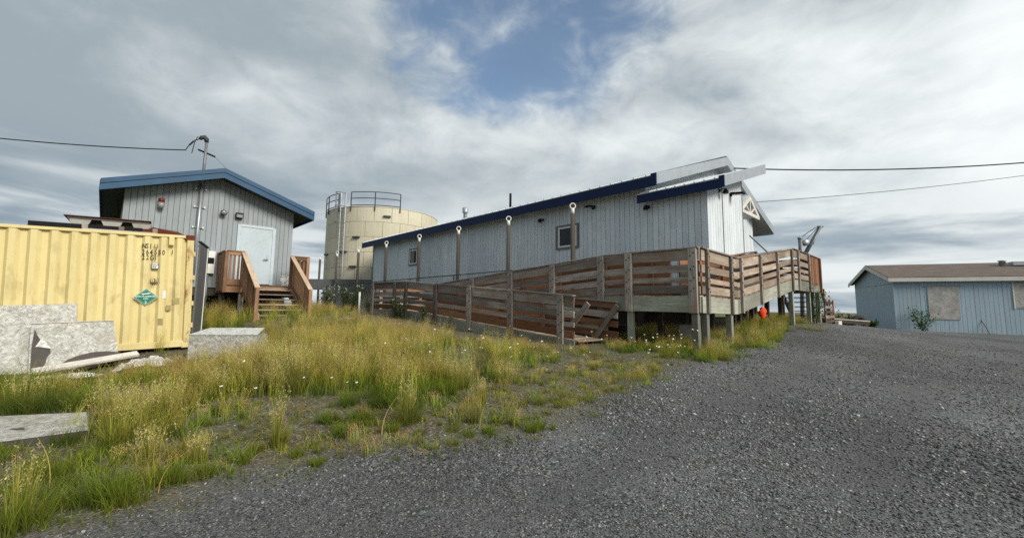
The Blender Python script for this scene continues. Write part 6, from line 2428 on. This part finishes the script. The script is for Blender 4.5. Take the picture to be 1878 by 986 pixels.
m_paint('leaf_green', GREEN, .1, .6, streak=False, dirt_amt=0.0)
m_paint('daisy_yellow', (.55, .36, .03), .1, .6, streak=False, dirt_amt=0.0)
dm = [daisy_mesh(h_, i) for i, h_ in enumerate((.16, .22, .28, .34, .40))]
spots = []
for (px, py, sx, sy, n) in ((1155, 628, 55, 12, 30), (1215, 634, 30, 14, 26), (1262, 640, 14, 12, 26), (1358, 642, 10, 16, 18), (1070, 628, 30, 12, 14), (1110, 640, 40, 10, 10), (930, 640, 50, 14, 22), (830, 660, 60, 16, 24), (780, 655, 35, 14, 12),
                            (880, 665, 40, 18, 14), (600, 720, 70, 25, 12), (700, 690, 80, 25, 10), (480, 680, 60, 20, 8), (1190, 655, 60, 10, 14), (1000, 655, 40, 14, 10), (1410, 612, 20, 10, 5), (330, 740, 50, 15, 4)):
    for i in range(int(n * .48)):
        spots.append((rng.normal(px, sx), rng.normal(py, sy)))
for i, (px, py) in enumerate(spots):
    q = ghit(px, py + 14)
    if edge_dist(q[0], q[1])[0] < .05:
        continue
    o = link('daisy', dm[int(rng.integers(0, 5))], None, Matrix.Translation(Vector(q)) @ Matrix.Rotation(rng.uniform(-.9, .9), 4, 'Z') @ Matrix.Scale(rng.uniform(.8, 1.25), 4))
    tag(o, 'small white daisy blooming in the grass near the ramp', 'flower', 'white daisies in the grass')

# ------------------------------------------------------------------ loose gravel
def stones(n_try, rmin, rmax, size_lo, size_hi, bright, on_grass):
    rr = np.exp(rng.uniform(math.log(rmin), math.log(rmax), n_try))
    th = rng.uniform(-math.radians(52), math.radians(54), n_try)
    x, y = rr * np.sin(th), rr * np.cos(th)
    e = edge_dist(x, y)
    cl = vnoise(x, y, .9, 91) * .6 + vnoise(x, y, 2.6, 92) * .4
    keep = np.where(e < 0, cl > .30 + rng.uniform(-.2, .25, n_try), rng.uniform(0, 1, n_try) < np.clip(on_grass * (1.9 - e) / 1.9, 0, 1))
    tw = track_w(x, y)
    keep &= rng.uniform(0, 1, n_try) > tw * .45
    # leave out what is under the ramp or inside buildings
    sx_ = (x - O[0]) * U[0] + (y - O[1]) * U[1]
    tx_ = (x - O[0]) * V[0] + (y - O[1]) * V[1]
    keep &= ~((sx_ > -.1) & (tx_ > -1.4))
    x, y = x[keep], y[keep]
    n = len(x)
    z = gz(x, y)
    s = np.exp(rng.uniform(math.log(size_lo), math.log(size_hi), n)) * np.clip(np.hypot(x, y) / 3.2, .8, 1.9)
    cube = np.array([[i, j, k] for i in (-1, 1) for j in (-1, 1) for k in (-1, 1)], float)
    v = cube[None] * (1 + rng.uniform(-.42, .25, (n, 8, 3)))
    v *= (s[:, None] * rng.uniform(.5, 1.0, (n, 3)) * np.array([1, 1, .62]))[:, None, :] * .8
    a = rng.uniform(0, 2 * math.pi, n)
    ca_, sa_ = np.cos(a)[:, None], np.sin(a)[:, None]
    tl = rng.normal(0, .35, n)[:, None]
    vx, vy, vz = v[..., 0], v[..., 1], v[..., 2]
    vz2 = vz * np.cos(tl) + vx * np.sin(tl)
    vx2 = vx * np.cos(tl) - vz * np.sin(tl)
    X = vx2 * ca_ - vy * sa_ + x[:, None]
    Y = vx2 * sa_ + vy * ca_ + y[:, None]
    Z = vz2 + (z + s * .22)[:, None]
    Vv = np.stack([X, Y, Z], -1)
    q = np.array([(0, 1, 3), (0, 3, 2), (4, 6, 7), (4, 7, 5), (0, 4, 5), (0, 5, 1), (2, 3, 7), (2, 7, 6), (0, 2, 6), (0, 6, 4), (1, 5, 7), (1, 7, 3)])
    T = (np.arange(n) * 8)[:, None, None] + q[None]
    g = np.exp(rng.normal(math.log(bright), .55, n)).clip(.016, .36)
    g = (g * (.62 + .8 * vnoise(x, y, .33, 95)) * (.85 + .3 * vnoise(x, y, 1.1, 96))).clip(.014, .42)
    tint = np.stack([g * rng.normal(.99, .04, n), g, g * rng.normal(1.0, .04, n)], 1)
    C_ = np.repeat(tint[:, None], 8, 1)
    return Vv.reshape(-1, 3), T.reshape(-1, 3), C_.reshape(-1, 3)


a_ = stones(150000, 1.6, 20.0, .0042, .0105, .105, .30)
b_ = stones(4000, 1.6, 26.0, .009, .016, .15, .25)
off = len(a_[0])
gv = big_mesh('loose_gravel', np.concatenate([a_[0], b_[0]]), np.concatenate([a_[1], b_[1] + off]), np.concatenate([a_[2], b_[2]]), 'stone')
gv['label'] = 'loose dark grey gravel stones strewn over the driveway'
gv['category'] = 'gravel'
gv['kind'] = 'stuff'
